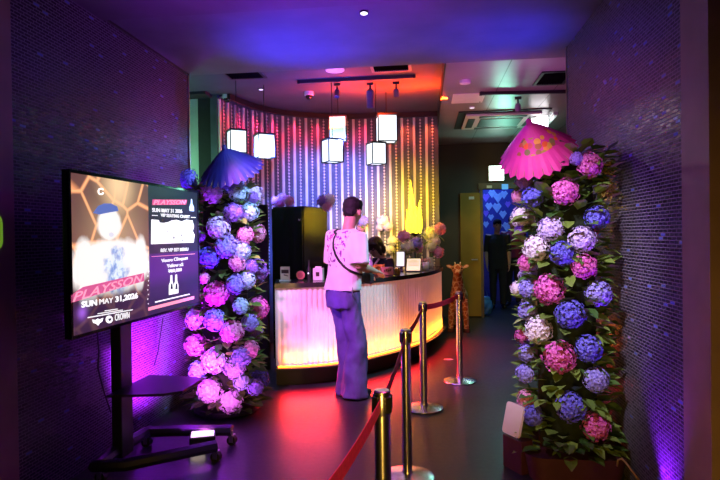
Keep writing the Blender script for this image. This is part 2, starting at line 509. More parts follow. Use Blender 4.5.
# dark curved valance in front of the slat tops
val = struct(band(WC, .17, .13, ZW-.02, 3.145, 0.02, WC.L-.02, n=60).build('trim_7', 'black', smooth='auto'))
pitch = .172
ns = int(WC.L/pitch)
for i in range(ns+1):
    t = .03 + i*pitch
    if t < WC.L-.02:
        p, q, d = WC.at(t), WC.nor(t), WC.tan(t)
        rot = Matrix((d, q, Vector((0,0,1)))).transposed()
        MB().box(p+q*.012+Vector((0,0,1.55)), (.036, .024, 3.1), rot, .004).build('slat', 'strip', wall)
    t += pitch/2
    if t < WC.L-.02:
        p, q, d = WC.at(t), WC.nor(t), WC.tan(t)
        rot = Matrix((d, q, Vector((0,0,1)))).transposed()
        mb = MB(); z = .95
        while z < 3.08:
            c = p+q*.012+Vector((0,0,z))
            vs = [c+rot @ Vector(v) for v in ((.017,0,0),(-.017,0,0),(0,0,.019),(0,0,-.019),(0,.012,0),(0,-.012,0))]
            mb.add(vs, [(4,0,2),(4,2,1),(4,1,3),(4,3,0),(5,2,0),(5,1,2),(5,3,1),(5,0,3)])
            z += .044
        mb.box(p+q*.005+Vector((0,0,1.55)), (.004, .004, 3.1), rot)
        mb.build('beaded_strand', 'bead', wall)

# left of the counter: dark column, pale lit panel, black partition
a = WC.at(0)
b = PX(201, 130, 0); d0 = 6.75
c0, c1 = P(201, 130, d0), P(218, 130, d0)
struct(MB().box(((c0.x+c1.x)/2-.02, c0.y+.12, 1.57), (c1.x-c0.x+.03, .24, 3.14)).build('wall_column', 'dark'))
g0, g1 = P(180, 96, 6.6), P(204, 96, 6.6)
M['paleg'] = mat('pale_panel', (.55,.6,.55), .6, scale=3)
struct(MB().box(((g0.x+g1.x)/2-.3, g0.y+.2, g0.z/2), (g1.x-g0.x+.5, .06, g0.z)).build('wall_alcove', 'paleg'))
struct(MB().box(((g0.x+g1.x)/2-.3, g0.y+.1, (g0.z+3.15)/2), (g1.x-g0.x+.7, .3, 3.15-g0.z)).build('trim_8', 'dark'))

# ---- back wall, olive door, doorway and the blue room beyond
xa, xb = PY(460.5, 250, YB).x, PY(481, 250, YB).x
xd0, xd1 = PY(483, 250, YB).x, PY(530, 250, YB).x
zd = PY(490, 189, YB).z
mb = MB().box(((-1.2+xd0-.05)/2, YB+.08, 1.55), (xd0-.05+1.2, .16, 3.1)).box(((xd1+3.6)/2, YB+.08, 1.55), (3.6-xd1, .16, 3.1))
mb.box(((xd0+xd1)/2-.02, YB+.08, (zd+3.1)/2), (xd1-xd0+.07, .16, 3.1-zd))
M['backwall'] = mat('grey_back_wall', (.085,.075,.07), .8, scale=2)
struct(mb.build('wall_back', 'backwall'))
dz = PY(470, 193, YB).z
dr = struct(MB().box(((xa+xb)/2, YB-.02, dz/2+.01), (xb-xa, .04, dz-.02), None, .006).build('door_1', 'olive'))
MB().box(((xa+xb)/2+.02, YB-.045, dz-.09), (.09, .012, .05)).build('door_sign', 'paper', dr)
MB().tube([(xb-.07, YB-.04, 1.0), (xb-.07, YB-.09, 1.0), (xb-.17, YB-.09, 1.0)], .01, 8).build('door_handle', 'steel', dr)
M['frame'] = mat('door_frame_paint', (.13,.10,.08), .5)
struct(MB().box((xd0-.02, YB-.02, zd/2), (.05, .05, zd)).box(((xd0+xd1)/2-.02, YB-.025, zd+.05), (xd1-xd0+.1, .05, .1)).build('trim_9', 'frame'))
M['bluewall'] = mat('blue_room_wall', (.05,.07,.35), .6)
struct(MB().box((1.3, 12.3, 1.5), (3.6, .1, 3.0)).build('wall_far', 'bluewall'))
struct(MB().box((1.3, 11.2, 3.02), (3.6, 2.4, .06)).build('ceiling_far', 'dark'))
struct(MB().box((-.4, 11.15, 1.5), (.1, 2.3, 3.0)).build('wall_far_left', 'bluewall'))
struct(MB().box((3.0, 11.15, 1.5), (.1, 2.3, 3.0)).build('wall_far_right', 'bluewall'))
M['diamond'] = mat('pale_blue_card', (.45,.75,.95), .5)
M['diamond2'] = mat('violet_card', (.35,.2,.8), .5)
dn = 0
for (px, py, s, c) in ((486,197,5,'diamond2'),(492,193,5,'diamond'),(498,197,6,'diamond'),(504,194,5,'diamond'),(489,206,5,'diamond'),(497,207,6,'diamond'),
                       (503,214,5,'diamond'),(491,217,4,'diamond'),(486,224,4,'diamond'),(508,204,4,'diamond2'),(499,226,5,'diamond'),(507,226,6,'diamond'),(486,213,4,'diamond2'),(513,215,4,'diamond')):
    q = PY(px, py, 12.24); h = pxsize(s, 12.2)
    o = MB().prism([(-h*.75, .1*h), (-h*.35, h*.7), (0, h*.45), (h*.35, h*.7), (h*.75, .1*h), (0, -h)], 0, .008).build('paper_heart', c, None, False, (q.x, 12.2435, q.z))
    col = 'violet' if c == 'diamond2' else 'pale blue'
    tag(o, col+' paper cut-out on the far blue wall seen through the back doorway', 'wall decoration', ('violet' if c == 'diamond2' else 'pale blue')+' cut-outs on the far blue wall')
# ------------------------------------------------------------------ ceiling fittings
def vent(px0, px1, py0, py1, z, lab, nsl=14, frame='black', fx=None):
    a, b = PZ((px0+px1)/2, py0, z), PZ((px0+px1)/2, py1, z)
    D = (a.y+b.y)/2; w = pxsize(px1-px0, D); dp = abs(a.y-b.y)
    t = thing('ceiling_vent', (fx if fx is not None else (a.x+b.x)/2, D, z), lab, 'air vent')
    f = MB()
    for sx in (-1, 1): f.box((sx*(w/2-.015), 0, -.006), (.03, dp, .012))
    for sy in (-1, 1): f.box((0, sy*(dp/2-.015), -.006), (w-.06, .03, .012))
    f.build('frame', frame, t)
    MB().box((0, 0, -.001), (w-.06, dp-.06, .002)).build('backing', 'grilleblack', t)
    sl = MB()
    for i in range(nsl):
        sl.box((-w/2+.03+(w-.06)*(i+.5)/nsl, 0, -.006), (.004, dp-.06, .009), Matrix.Rotation(R(30), 3, 'Y'))
    sl.build('grille', 'grilleblack', t)
    return t
M['greyframe'] = mat('grey_vent_frame', (.25,.25,.27), .5)
vent(370, 411, 58.5, 71, ZC, 'square black ceiling vent with pale rim beside the orange-lit ceiling', 16, 'greyframe')
vent(222, 263, 67, 78.5, ZC, 'dark ceiling vent above the left lanterns', 12, 'black')
vent(538, 569, 71, 84, ZP, 'dark ceiling vent in the panelled ceiling beside the right tiled wall', 10, 'black')

def disc(px, py, z, r, name, lab, cat, m, lens=None, h=.012):
    q = PZ(px, py, z); t = thing(name, (q.x, q.y, z), lab, cat)
    MB().lathe([(r*.98, -h), (r, -h*.6), (r, 0)], n=32).build('ring', m, t, 'auto')
    if lens: MB().lathe([(r*.75, -h-.004), (r*.8, -h), (r*.8, -.002)], n=32).build('lens', lens, t, 'auto')
    return t
M['grille'] = mat('white_speaker_grille', (.85,.8,.82), .6)
M['lens'] = emat('downlight_lens', (.9,.92,1.), 5.)
M['lensdim'] = emat('downlight_lens_dim', (.8,.8,1.), 1.0)
disc(335, 69.5, ZC, .098, 'ceiling_speaker', 'round white ceiling speaker lit pink next to the square vent', 'speaker', 'grille', 'grille')
disc(364, 11.5, ZS, .028, 'downlight', 'small lit downlight in the passage ceiling near the top edge', 'ceiling light', 'black', 'lens')
disc(261, 88.5, ZC, .032, 'downlight', 'small pale downlight between the left vent and the slatted wall', 'ceiling light', 'black', 'lensdim')
disc(472, 107, ZP, .035, 'downlight', 'small dim downlight beyond the pink access panel', 'ceiling light', 'white', 'lensdim')
disc(465, 80.5, ZP, .055, 'smoke_detector', 'round white smoke detector on the panelled ceiling', 'smoke detector', 'white', 'white', .03)
def dome(px, py, lab, side):
    q = PZ(px, py, ZC); t = thing('dome_camera', (q.x, q.y, ZC), lab, 'security camera')
    MB().lathe([(.05, -.045), (.055, -.04), (.055, 0)], n=24).build('housing', 'white', t, 'auto')
    MB().ell((0, 0, -.05), (.042, .042, .042)).build('dome', 'blackgloss', t, True)
    if side: MB().tube([(-.05, 0, -.02), (-.09, 0, -.03)], .012).build('sensor', 'white', t, True)
dome(309, 92, 'white dome camera on the ceiling between the second lantern and the track', False)
dome(227, 95, 'white dome camera on the ceiling at the far left end of the slatted wall', True)
# pink-lit access panel
q = PZ(468, 98, ZP)
t = thing('access_panel', (q.x, q.y, ZP), 'square white access panel set in the panelled ceiling', 'access panel')
MB().box((0, 0, -.004), (.36, .44, .008), None, .003).build('panel', 'white', t)
MB().box((.15, .18, -.0095), (.012, .03, .003)).build('latch', 'blackmetal', t)
# lighting tracks
def track(pa, pb, z, lab, rz=None):
    a, b = PZ(*pa, z), PZ(*pb, z); c = (a+b)/2; d = b-a
    t = thing('lighting_track', (c.x, c.y, z), lab, 'lighting track', math.atan2(d.y, d.x))
    MB().box((0, 0, -.018), (d.length, .036, .036), None, .004).build('rail', 'trackred' if z == ZC else 'blackmetal', t)
    for s in (-1, 1): MB().box((s*(d.length/2-.01), 0, -.018), (.03, .042, .042), None, .004).build('end_cap', 'blackmetal', t)
    return t
M['trackred'] = mat('dark_track', (.07,.05,.05), .4)
track((298, 80.5), (415, 75), ZC, 'long dark lighting track above the lanterns')
track((480, 92), (569, 90), ZP, 'black lighting track on the panelled ceiling above the pink parasol')
def spot(px, py, z, lab, tilt, big=True):
    q = PZ(px, py, z); t = thing('track_spotlight', (q.x, q.y, z-.037), lab, 'spotlight')
    MB().box((0, 0, -.02), (.07, .035, .03), None, .004).build('adapter', 'blackmetal', t)
    MB().tube([(0, 0, -.03), (0, 0, -.09)], .01).build('arm', 'blackmetal', t)
    rot = Matrix.Rotation(R(tilt), 3, 'X')
    L = .2 if big else .09; r = .042 if big else .03
    MB().lathe([(r*.6, 0), (r, -.02), (r, -L), (r*.9, -L), (r*.85, -L+.012)], (0, 0, -.075), 22, rot).build('barrel', 'spotbody', t, 'auto')
M['spotbody'] = mat('spotlight_body', (.22,.2,.24), .35)
spot(370, 79, ZC, 'cylindrical spotlight hanging in the middle of the dark track', 8)
spot(337, 79.5, ZC, 'small spotlight on the track below the round speaker', -20, False)
spot(396, 78, ZC, 'small spotlight at the right end of the dark track', 25, False)
spot(518, 93, ZP, 'small black spotlight under the right-hand track', 20, False)
# air-conditioning cassette
q = PZ(499, 119, ZP)
t = thing('air_conditioner', (q.x, q.y, ZP), 'square ceiling air-conditioner cassette with dark intake behind the pink parasol', 'air conditioner')
MB().box((0, 0, -.008), (1.15, 1.15, .014)).build('recess_plate', 'black', t)
MB().box((0, 0, -.03), (.95, .95, .03), None, .01).build('panel', 'white', t)
MB().box((0, 0, -.048), (.55, .55, .008)).build('intake', 'black', t)
for s in (-1, 1):
    MB().box((s*.39, 0, -.048), (.09, .6, .008)).build('louvre', 'black', t)
    MB().box((0, s*.39, -.048), (.6, .09, .008)).build('louvre', 'black', t)
# lit sign box and tube under the panelled ceiling
M['glow'] = emat('white_glow', (1,.97,1), 6.)
c = P(539.5, 124, 7.4)
t = thing('ceiling_lamp', c, 'glowing white square lamp hanging behind the pink parasol', 'lamp')
MB().box((0, 0, 0), (.21, .05, .20), None, .01).build('diffuser', 'glow', t)
MB().tube([(0, 0, .1), (0, 0, ZP-c.z)], .006).build('rod', 'blackmetal', t)
M['tube'] = emat('tube_glow', (.8,1,.95), .45)
q = PZ(552, 116, ZP)
t = thing('tube_light', (q.x, q.y, ZP+.002), 'short slim tube light on the panelled ceiling', 'ceiling light', R(88))
MB().box((0, 0, -.02), (.5, .06, .04), None, .005).build('housing', 'white', t)
MB().tube([(-.24, 0, -.05), (.24, 0, -.05)], .016, 12).build('tube', 'tube', t, True)
# exit sign and door header signs
M['exit'] = emat('exit_glow', (.75,1,.88), 7.)
q = PY(496, 173.5, YB)
t = thing('exit_sign', (q.x, YB, q.z), 'glowing pale green exit sign above the back doorway', 'exit sign')
MB().box((0, -.03, 0), (.27, .06, .27), None, .008).build('housing', 'white', t)
MB().box((0, -.062, 0), (.24, .004, .24)).build('light_panel', 'exit', t)
M['bluesign'] = emat('blue_sign', (.1,.35,.8), .8)
for px, w, m_, lb in ((504.5, 6, 'bluesign', 'small blue sign plate on the door header below the exit sign'), (489, 5, 'paper', 'small pale sign plate on the door header left of the blue plate')):
    q = PY(px, 187, YB); o = MB().box((0, 0, 0), (pxsize(w, 10), .01, pxsize(5 if w == 6 else 2.5, 10)), None, .002).build('sign_plate', m_, None, False, (q.x, YB-.055, q.z))
    tag(o, lb, 'sign')

# ------------------------------------------------------------------ lanterns
M['shade'] = emat('lantern_paper', (.80,.93,1.), 1.7)
M['shadeg'] = emat('lantern_paper_print', (.55,.85,.55), 1.1)
LANT = [((227,246,131,154), 6.1, 'left-most hanging lantern, above the blue parasol'),
        ((255.5,273,135,158.5), 6.3, 'hanging lantern second from the left'),
        ((330,346,117.5,141), 6.7, 'upper one with a green print'),
        ((323.5,341,140,163), 6.2, 'lower one in front of the green-printed lantern'),
        ((378.5,394,116,143), 6.7, 'upper hanging lantern at the right'),
        ((367.5,384.5,143.5,165), 6.3, 'lower hanging lantern at the right')]
lproto = None
def make_lantern():
    t = thing('hanging_lantern', (0,0,0), '', 'lantern', 0, 'white box lanterns over the counter')
    w, h = .185, .255
    MB().box((0, 0, -h/2), (w-.012, w-.012, h-.02)).build('shade', 'shade', t)
    f = MB()
    for sx in (-1, 1):
        for sy in (-1, 1): f.box((sx*w/2, sy*w/2, -h/2), (.011, .011, h))
    for z in (0, -h):
        for s in (-1, 1):
            f.box((0, s*w/2, z), (w, .011, .011)); f.box((s*w/2, 0, z), (.011, w, .011))
    f.build('frame', 'black', t)
    MB().box((0, 0, .006), (.2, .2, .012), None, .003).build('cap', 'black', t)
    return t
for i, ((x0, x1, y0, y1), d, lb) in enumerate(LANT):
    if lproto is None: lproto = make_lantern(); t = lproto
    else: t = copy_tree(lproto)
    c = P((x0+x1)/2, y0, d); t.location = c
    s = pxsize(y1-y0, d)/.262; t.scale = (s*.98, s*.98, s)
    t.rotation_euler.z = R((32, 34, 4, 36, 12, 30)[i])
    t['label'] = 'white paper box lantern with black frame, '+lb
    LANT[i] = (t, c, s)
for i, (t, c, s) in enumerate(LANT):
    MB().tube([(0, 0, .01), (0, 0, (ZC-c.z)/s)], .005, 6).build('cord', 'cable', t)
    if i == 2: MB().box((0, -.088, -.175), (.15, .004, .10)).build('print', 'shadeg', t)

# ------------------------------------------------------------------ counter
cp = []
for px, py in ((276, 366), (308, 364.6), (342, 361), (380, 353), (413, 343.5), (430, 336), (441, 325.5)):
    v = PZ(px, py, .21); v.z = 0; cp.append(v)
e = cp[-1]
cp.append(Vector((e.x-.06, e.y+.32, 0)))
CC = Curve(cp)
root = thing('reception_counter', (CC.at(0).x, CC.at(0).y, 0), 'curved reception counter with fluted white front and dark worktop', 'counter')
off = -Vector((CC.at(0).x, CC.at(0).y, 0))
class Sh:                                     # local copy of the curve in the thing's frame
    L = CC.L
    def at(s, t): return CC.at(t)+off
    def nor(s, t): return CC.nor(t)
    def tan(s, t): return CC.tan(t)
LC = Sh()
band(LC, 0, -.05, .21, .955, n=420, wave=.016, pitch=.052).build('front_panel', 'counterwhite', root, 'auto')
band(LC, -.10, -.14, 0.0, .21, n=60).build('plinth', 'black', root, 'auto')
band(LC, .035, -.40, .955, 1.0, n=70).build('worktop', 'worktop', root, 'auto')
band(LC, -.32, -.36, 0.0, .955, n=60).build('rear_panel', 'black', root, 'auto')
mb = MB(); p, q, d = LC.at(0), LC.nor(0), LC.tan(0)
rot = Matrix((d, q, Vector((0,0,1)))).transposed()
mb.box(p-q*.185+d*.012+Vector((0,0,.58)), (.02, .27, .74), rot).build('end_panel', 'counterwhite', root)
M['led'] = emat('led_strip', (1.,.22,.015), 9.)
band(LC, .018, .004, .198, .210, 0.02, CC.L-.05, n=70).build('led_strip', 'led', root)
band(LC, .075, -.10, .185, .197, n=70).build('led_ledge', 'blackmetal', root)
# ------------------------------------------------------------------ rolling display stand
HTV = .85
pl, pr = P(69, 254, HTV*F/171), P(198.5, 246.5, HTV*F/113)
wv = pr-pl; wv.z = 0; WTV = wv.length
ctr = (pl+pr)/2
rzt = math.atan2(wv.y, wv.x)
zb, zt = PX(66.5, 341, pl.x).z, 0
zb = P(68, 340, HTV*F/171).z
zmid = zb+HTV/2
base = Vector((ctr.x-.20, ctr.y+.02, 0))
tv = thing('display_stand', base, 'large event screen on a black rolling stand with shelf by the left tiled wall', 'display screen', rzt)
Rz = Matrix.Rotation(-rzt, 3, 'Z')
def tl(p): return Rz @ (Vector(p)-base)          # world -> stand frame (screen faces local -y)
cl = tl((ctr.x, ctr.y, zmid))
ys = cl.y                                        # screen face plane
x0, x1 = cl.x-WTV/2, cl.x+WTV/2; z0, z1 = zmid-HTV/2, zmid+HTV/2
bez = MB().box((cl.x, ys+.02, zmid), (WTV, .03, HTV), None, .006).build('casing', 'black', tv)
bz = MB(); bw = .016
for s in (-1, 1):
    bz.box((cl.x+s*(WTV/2-bw/2), ys, zmid), (bw, .012, HTV)); bz.box((cl.x, ys, zmid+s*(HTV/2-bw/2)), (WTV-2*bw, .012, bw))
bz.build('bezel', 'blackgloss', tv)
sx0, sx1, sz0, sz1 = x0+bw, x1-bw, z0+bw, z1-bw
nrm = Rz.inverted() @ Vector((0, -1, 0))
pp = Rz.inverted() @ Vector((0, ys, 0)) + base
def scr(px, py):                                 # where a line of sight meets the screen
    r = ray(px, py); t = (pp-CAM).dot(nrm)/r.dot(nrm)
    q = tl(CAM+r*t); return q.x, q.z
xm = scr(148.5, 240)[0]
def poster_mat():
    t = NT('poster_screen_left')
    sep = t.node('ShaderNodeSeparateXYZ'); t.link(t.obj(), sep.inputs[0])
    W, H = xm-sx0, sz1-sz0
    u = t.math('DIVIDE', t.math('SUBTRACT', sep.outputs[0], sx0), W)
    v = t.math('DIVIDE', t.math('SUBTRACT', sep.outputs[2], sz0), H)
    vo = t.node('ShaderNodeTexVoronoi', feature='DISTANCE_TO_EDGE'); vo.inputs['Scale'].default_value = 5.2
    t.link(t.obj(), vo.inputs['Vector'])
    crack = t.ramp(vo.outputs['Distance'], [(0., (1,.58,.26)), (.035, (.9,.32,.14)), (.075, (.13,.035,.04)), (.5, (.07,.02,.035))])
    def blob(cu, cv, ru, rv, k=1.):
        a = t.math('POWER', t.math('DIVIDE', t.math('SUBTRACT', u, cu), ru), 2.); b = t.math('POWER', t.math('DIVIDE', t.math('SUBTRACT', v, cv), rv), 2.)
        return t.math('MULTIPLY', t.math('EXPONENT', t.math('MULTIPLY', t.math('ADD', a, b), -1.)), k)
    nz = t.math('MULTIPLY', t.math('SUBTRACT', t.noise(14, 4), .5), .9)
    halo = t.math('MAXIMUM', blob(.56, .97, .22, .22, 1.0), blob(.53, .62, .42, .30, .42))
    c = t.mix(halo, crack, (1.,.66,.36))
    def mx(*a):
        r = a[0]
        for x in a[1:]: r = t.math('MAXIMUM', r, x)
        return r
    # an over-exposed performer, both arms raised beside the head
    man = mx(blob(.44, .69, .16, .12, 1.3), blob(.50, .40, .56, .20, 1.35), blob(.14, .44, .14, .20), blob(.17, .26, .14, .14), blob(.86, .46, .12, .18), blob(.84, .30, .10, .12))
    edge = t.math('MULTIPLY', t.math('SUBTRACT', t.math('ADD', man, t.math('MULTIPLY', nz, .35)), .42), 4.5)
    edge = t.math('MINIMUM', t.math('MAXIMUM', edge, 0.), 1.)
    c = t.mix(edge, c, (1.,.95,.92))
    vest = t.math('MINIMUM', t.math('MAXIMUM', t.math('MULTIPLY', t.math('SUBTRACT', t.math('ADD', blob(.52, .36, .20, .22), nz), .48), 3.5), 0.), .92)
    c = t.mix(vest, c, t.ramp(t.noise(32, 4), [(.42, (.14,.28,.70)), (.60, (.8,.9,1.))]))
    beard = t.math('MULTIPLY', t.math('GREATER_THAN', blob(.46, .62, .04, .02), .5), .35)
    c = t.mix(beard, c, (.3,.35,.7))
    c = t.mix(t.math('MINIMUM', t.math('MAXIMUM', t.math('MULTIPLY', t.math('SUBTRACT', .27, v), 9.), 0.), .93), c, (.03,.012,.05))
    c = t.mix(blob(.10, .13, .05, .04, .8), c, (.45,.15,.9))
    t.link(c, t.b.inputs['Emission Color']); t.b.inputs['Emission Strength'].default_value = 1.05
    t.b.inputs['Base Color'].default_value = (.02,.02,.02,1); t.b.inputs['Roughness'].default_value = .3
    return t.m
def poster2_mat():
    t = NT('poster_screen_right')
    sep = t.node('ShaderNodeSeparateXYZ'); t.link(t.obj(), sep.inputs[0])
    v = t.math('DIVIDE', t.math('SUBTRACT', sep.outputs[2], sz0), sz1-sz0)
    n = t.noise(3.5, 2)
    a = t.ramp(v, [(0., (.02,.01,.07)), (.2, (.03,.015,.12)), (.30, (.10,.02,.30)), (.46, (.10,.015,.30)), (.475, (.012,.016,.05)), (1., (.008,.02,.04))])
    c = t.mix(t.math('MULTIPLY', n, .35), a, (.01,.01,.03))
    t.link(c, t.b.inputs['Emission Color']); t.b.inputs['Emission Strength'].default_value = 1.1
    t.b.inputs['Base Color'].default_value = (.02,.02,.02,1); t.b.inputs['Roughness'].default_value = .3
    return t.m
M['poster'] = poster_mat(); M['poster2'] = poster2_mat()
sp = MB().box(((sx0+xm)/2, ys-.001, zmid), (xm-sx0, .003, sz1-sz0)).build('poster_panel', 'poster', tv)
sq = MB().box(((sx1+xm)/2, ys-.001, zmid), (sx1-xm, .003, sz1-sz0)).build('info_panel', 'poster2', tv)
M['twhite'] = emat('screen_white', (1,1,1), 1.3); M['tpink'] = emat('screen_pink', (1,.36,.50), 1.1)
M['tpinkd'] = emat('screen_deep_pink', (.75,.12,.30), .9); M['twarm'] = emat('screen_warm_white', (1,.93,.85), 1.6)
M['tblue'] = emat('screen_pale_blue', (.55,.72,.95), 1.1); M['tcap'] = emat('screen_slate_blue', (.12,.19,.50), .9)
M['tdark'] = emat('screen_dark', (.02,.02,.08), .5)
def poly(name, pts, m_, parent, lift=.0035):
    q = [scr(*p) for p in pts]
    return MB().prism(q, ys-lift-.0015, ys-lift).build(name, m_, parent)
def curve_pts(cx, cy, rx, ry, n=20, a0=0, a1=360):
    return [(cx+rx*math.cos(R(a0+(a1-a0)*i/n)), cy+ry*math.sin(R(a0+(a1-a0)*i/n))) for i in range(n)]
def wr(s, pL, pR, hpx, name, m_, parent, shear=0., bold=.0, lift=.006):
    a, b = scr(*pL), scr(*pR)
    d = Vector((b[0]-a[0], 0, b[1]-a[1])); W = d.length; d.normalize()
    top = scr((pL[0]+pR[0])/2, (pL[1]+pR[1])/2-hpx); mid = scr((pL[0]+pR[0])/2, (pL[1]+pR[1])/2)
    h = top[1]-mid[1]
    n_ = Vector((0, -1, 0)); upv = d.cross(n_)*-1
    if upv.z < 0: upv = -upv
    mt = Matrix(((d.x, upv.x, n_.x, a[0]), (d.y, upv.y, n_.y, ys-lift), (d.z, upv.z, n_.z, a[1]), (0,0,0,1)))
    return text(s, h/.70, name, m_, parent, mt, W, shear, bold)
poly('performer_cap', [(92,213),(97,206),(103,203.5),(110,203.5),(116,206.5),(117.5,211),(108,212.5),(98,214.5)], 'tcap', sp, .006)
poly('title_band', [(70,295.5),(82,287),(143,273),(143.5,281),(98,294),(70,303)], 'tpinkd', sp, .0045)
wr('PLAYSSON', (71.5, 302), (143, 280.6), 8, 'title_lettering', 'tpink', sp, .35, .012)
wr('SUN', (80.5, 307.5), (96, 305), 5.5, 'date_lettering', 'twhite', sp, 0, .03)
wr('MAY', (98.5, 304.5), (112, 302.6), 5.3, 'date_lettering', 'twhite', sp, 0, .0)
wr('31,2026', (114.5, 302), (137, 297.8), 5.3, 'date_lettering', 'twhite', sp, 0, .03)
poly('rule', [(104,310.6),(117,308.6),(117,309.3),(104,311.3)], 'twhite', sp)
poly('rule', [(97,313.4),(122,309.6),(122,310.3),(97,314.1)], 'twhite', sp)
poly('rule', [(87,317.2),(132,309.3),(132,310.1),(87,318.1)], 'twhite', sp)
poly('eagle_emblem', [(91.5,319.5),(95,320),(97,318.5),(99,319.4),(102.5,317.8),(101.5,321.5),(99,323),(97.5,325.5),(95.5,323.8),(92.5,322.8)], 'twhite', sp)
poly('round_emblem', curve_pts(108.5, 319.4, 3.4, 3.8), 'twhite', sp)
poly('emblem_mark', [(107,318.6),(110.4,318),(109.6,320.6),(108,321.2)], 'tdark', sp, .006)
wr('CROWN', (114, 320.8), (128.5, 318), 6.5, 'logo_lettering', 'twhite', sp)
for i in range(14):
    a0, a1 = i*360/18+40, (i+1)*360/18+40
    poly('ring_mark', [(100+2.6*math.cos(R(a0)), 191.5+2.6*math.sin(R(a0))), (100+2.6*math.cos(R(a1)), 191.5+2.6*math.sin(R(a1))), (100+1.7*math.cos(R(a1)), 191.5+1.7*math.sin(R(a1))), (100+1.7*math.cos(R(a0)), 191.5+1.7*math.sin(R(a0)))], 'twarm', sp, .006) if i == 0 else None
ring = MB()
q = [scr(*p) for p in curve_pts(100, 191.5, 2.6, 2.9, 18, 30, 340)]
ring.tube([(a, ys-.006, b) for a, b in q], .004, 5).build('ring_mark', 'twarm', sp)
# the right-hand page
poly('title_band', [(152,199.5),(186.5,199.8),(185.5,204.6),(151.5,205)], 'tpinkd', sq, .0035)
wr('PLAYSSON', (152.5, 204.6), (185.5, 204.2), 4.4, 'title_lettering', 'tpink', sq, .35, .02)
wr('SUN MAY 31 2026', (151.5, 211.8), (181.5, 212.9), 3.6, 'date_lettering', 'twhite', sq, 0, .015)
wr('VIP SEATING CHART', (160, 216.6), (189, 218.2), 3.0, 'heading_lettering', 'twhite', sq, 0, .015)
poly('rule', [(151.5,215),(157,215.3),(157,215.9),(151.5,215.6)], 'twhite', sq)
poly('rule', [(190.5,217),(195,217.3),(195,217.9),(190.5,217.6)], 'twhite', sq)
poly('seating_chart', [(150.8,219.5),(158,220),(159,222.6),(163,223),(168,222),(171,220.5),(176,219.8),(181,221.5),(186,219.6),(192,220.6),(193.3,227),(192,231),(194,235),(193,242.5),(172,243.3),(150.5,244.2)], 'twhite', sq)
for a, b, w, h in ((183, 227, 4.5, .5), (183, 231, 4.5, .5), (172.5, 236.5, 1.2, 2.2), (180, 234.5, 1.4, 1.4), (181, 239.5, 1.6, 1.2), (166, 231, 1.5, .8)):
    poly('table_mark', [(a, b), (a+w, b), (a+w, b+h), (a, b+h)], 'tdark', sq, .0055)
wr('RSV. VIP SET MENU', (160, 252), (187.5, 250.6), 3.2, 'heading_lettering', 'twhite', sq, 0, .015)
poly('rule', [(151,256.4),(194.5,253.6),(194.5,254.1),(151,256.9)], 'tpink', sq)
wr('Veuve Clicquot', (160.5, 262.4), (187, 259.3), 3.2, 'menu_lettering', 'twhite', sq, 0, .02)
wr('Yellow x2', (166, 267.6), (182.5, 265.8), 3.2, 'menu_lettering', 'twhite', sq, 0, .02)
wr('¥60,000', (167.5, 272.8), (181, 271), 3.2, 'menu_lettering', 'twhite', sq, 0, .02)
for dx in (0, 4.8):
    poly('bottle_picture', [(170+dx,275.2-dx*.1),(171.6+dx,275-dx*.1),(171.8+dx,281),(173+dx,285),(173+dx,294-dx*.2),(168.4+dx,295-dx*.2),(168.4+dx,285.6),(169.8+dx,281.5)], 'twhite', sq)
    poly('bottle_label', [(170.2+dx,283.5),(171.3+dx,283.3),(171.9+dx,289),(169.6+dx,289.3)], 'tdark', sq, .006)
poly('bottle_icon', [(190.5,199),(191.5,199),(191.8,203.5),(193.3,207),(193.5,211.3),(189,211),(188.8,207),(190.2,203.5)], 'tblue', sq)
poly('rule', [(154.5,301.6),(189,293.6),(189,294.6),(154.5,302.8)], 'twhite', sq)
poly('footer_band', [(147.8,307.5),(193.5,296),(193.5,299),(147.8,310.8)], 'tpink', sq)
for k in range(10):
    yy = 262+k*4.6; xx = 147.3+random.uniform(-.8, .8)
    poly('glitter_mark', [(xx, yy), (xx+1, yy-.4), (xx+.6, yy+1.1)], 'twhite', sq)
# stand
cxl = tl(P(118.5, 400, 3.6)).x
cyl_y = .02
MB().box((cxl, cyl_y, .87), (.13, .07, 1.62), None, .008).build('column', 'blackmetal', tv)
MB().box((cl.x, (ys+.035+cyl_y-.035)/2, zmid), (.5, abs(cyl_y-.035-ys-.035)+.004, .36), None, .004).build('wall_mount', 'blackmetal', tv)
sh = tl(PZ(152, 394, .49))
rot = Matrix.Rotation(R(0), 3, 'Z')
d_ = sh.y-.16
MB().prism([(cxl-.20, .0), (cxl-.13, -.34), (cxl-.05, -.42), (cxl+.22, -.42), (cxl+.28, -.36), (cxl+.30, .0)], .485, .50, 'z').build('shelf', 'blackmetal', tv)
MB().box((cxl, -.03, .475), (.1, .06, .03)).build('shelf_bracket', 'blackmetal', tv)
n1, n2 = tl(P(216, 452, 3.62)), tl(PZ(232, 436, .06))
n1.z = n2.z = .11
mb = MB()
def leg(pts):
    k = MB()
    k.tube(pts, [.045]*len(pts), 8)
    for v in k.v: v.z = .10+(v.z-.10)*.85
    return k
p1 = tl(P(118, 478, 3.15)); 
legA = leg([(cxl+.0, .05, .10), (cxl-.28, .02, .10), (cxl-.24, -.14, .10), (n1.x-.12, (n1.y-.12)*.62, .10), (n1.x, n1.y, .10)])
legA.build('leg', 'blackmetal', tv, 'auto')
legB = leg([(cxl, .05, .10), (cxl+.30, .03, .10), (n2.x-.05, n2.y*.35, .10), (n2.x, n2.y, .10)])
legB.build('leg', 'blackmetal', tv, 'auto')
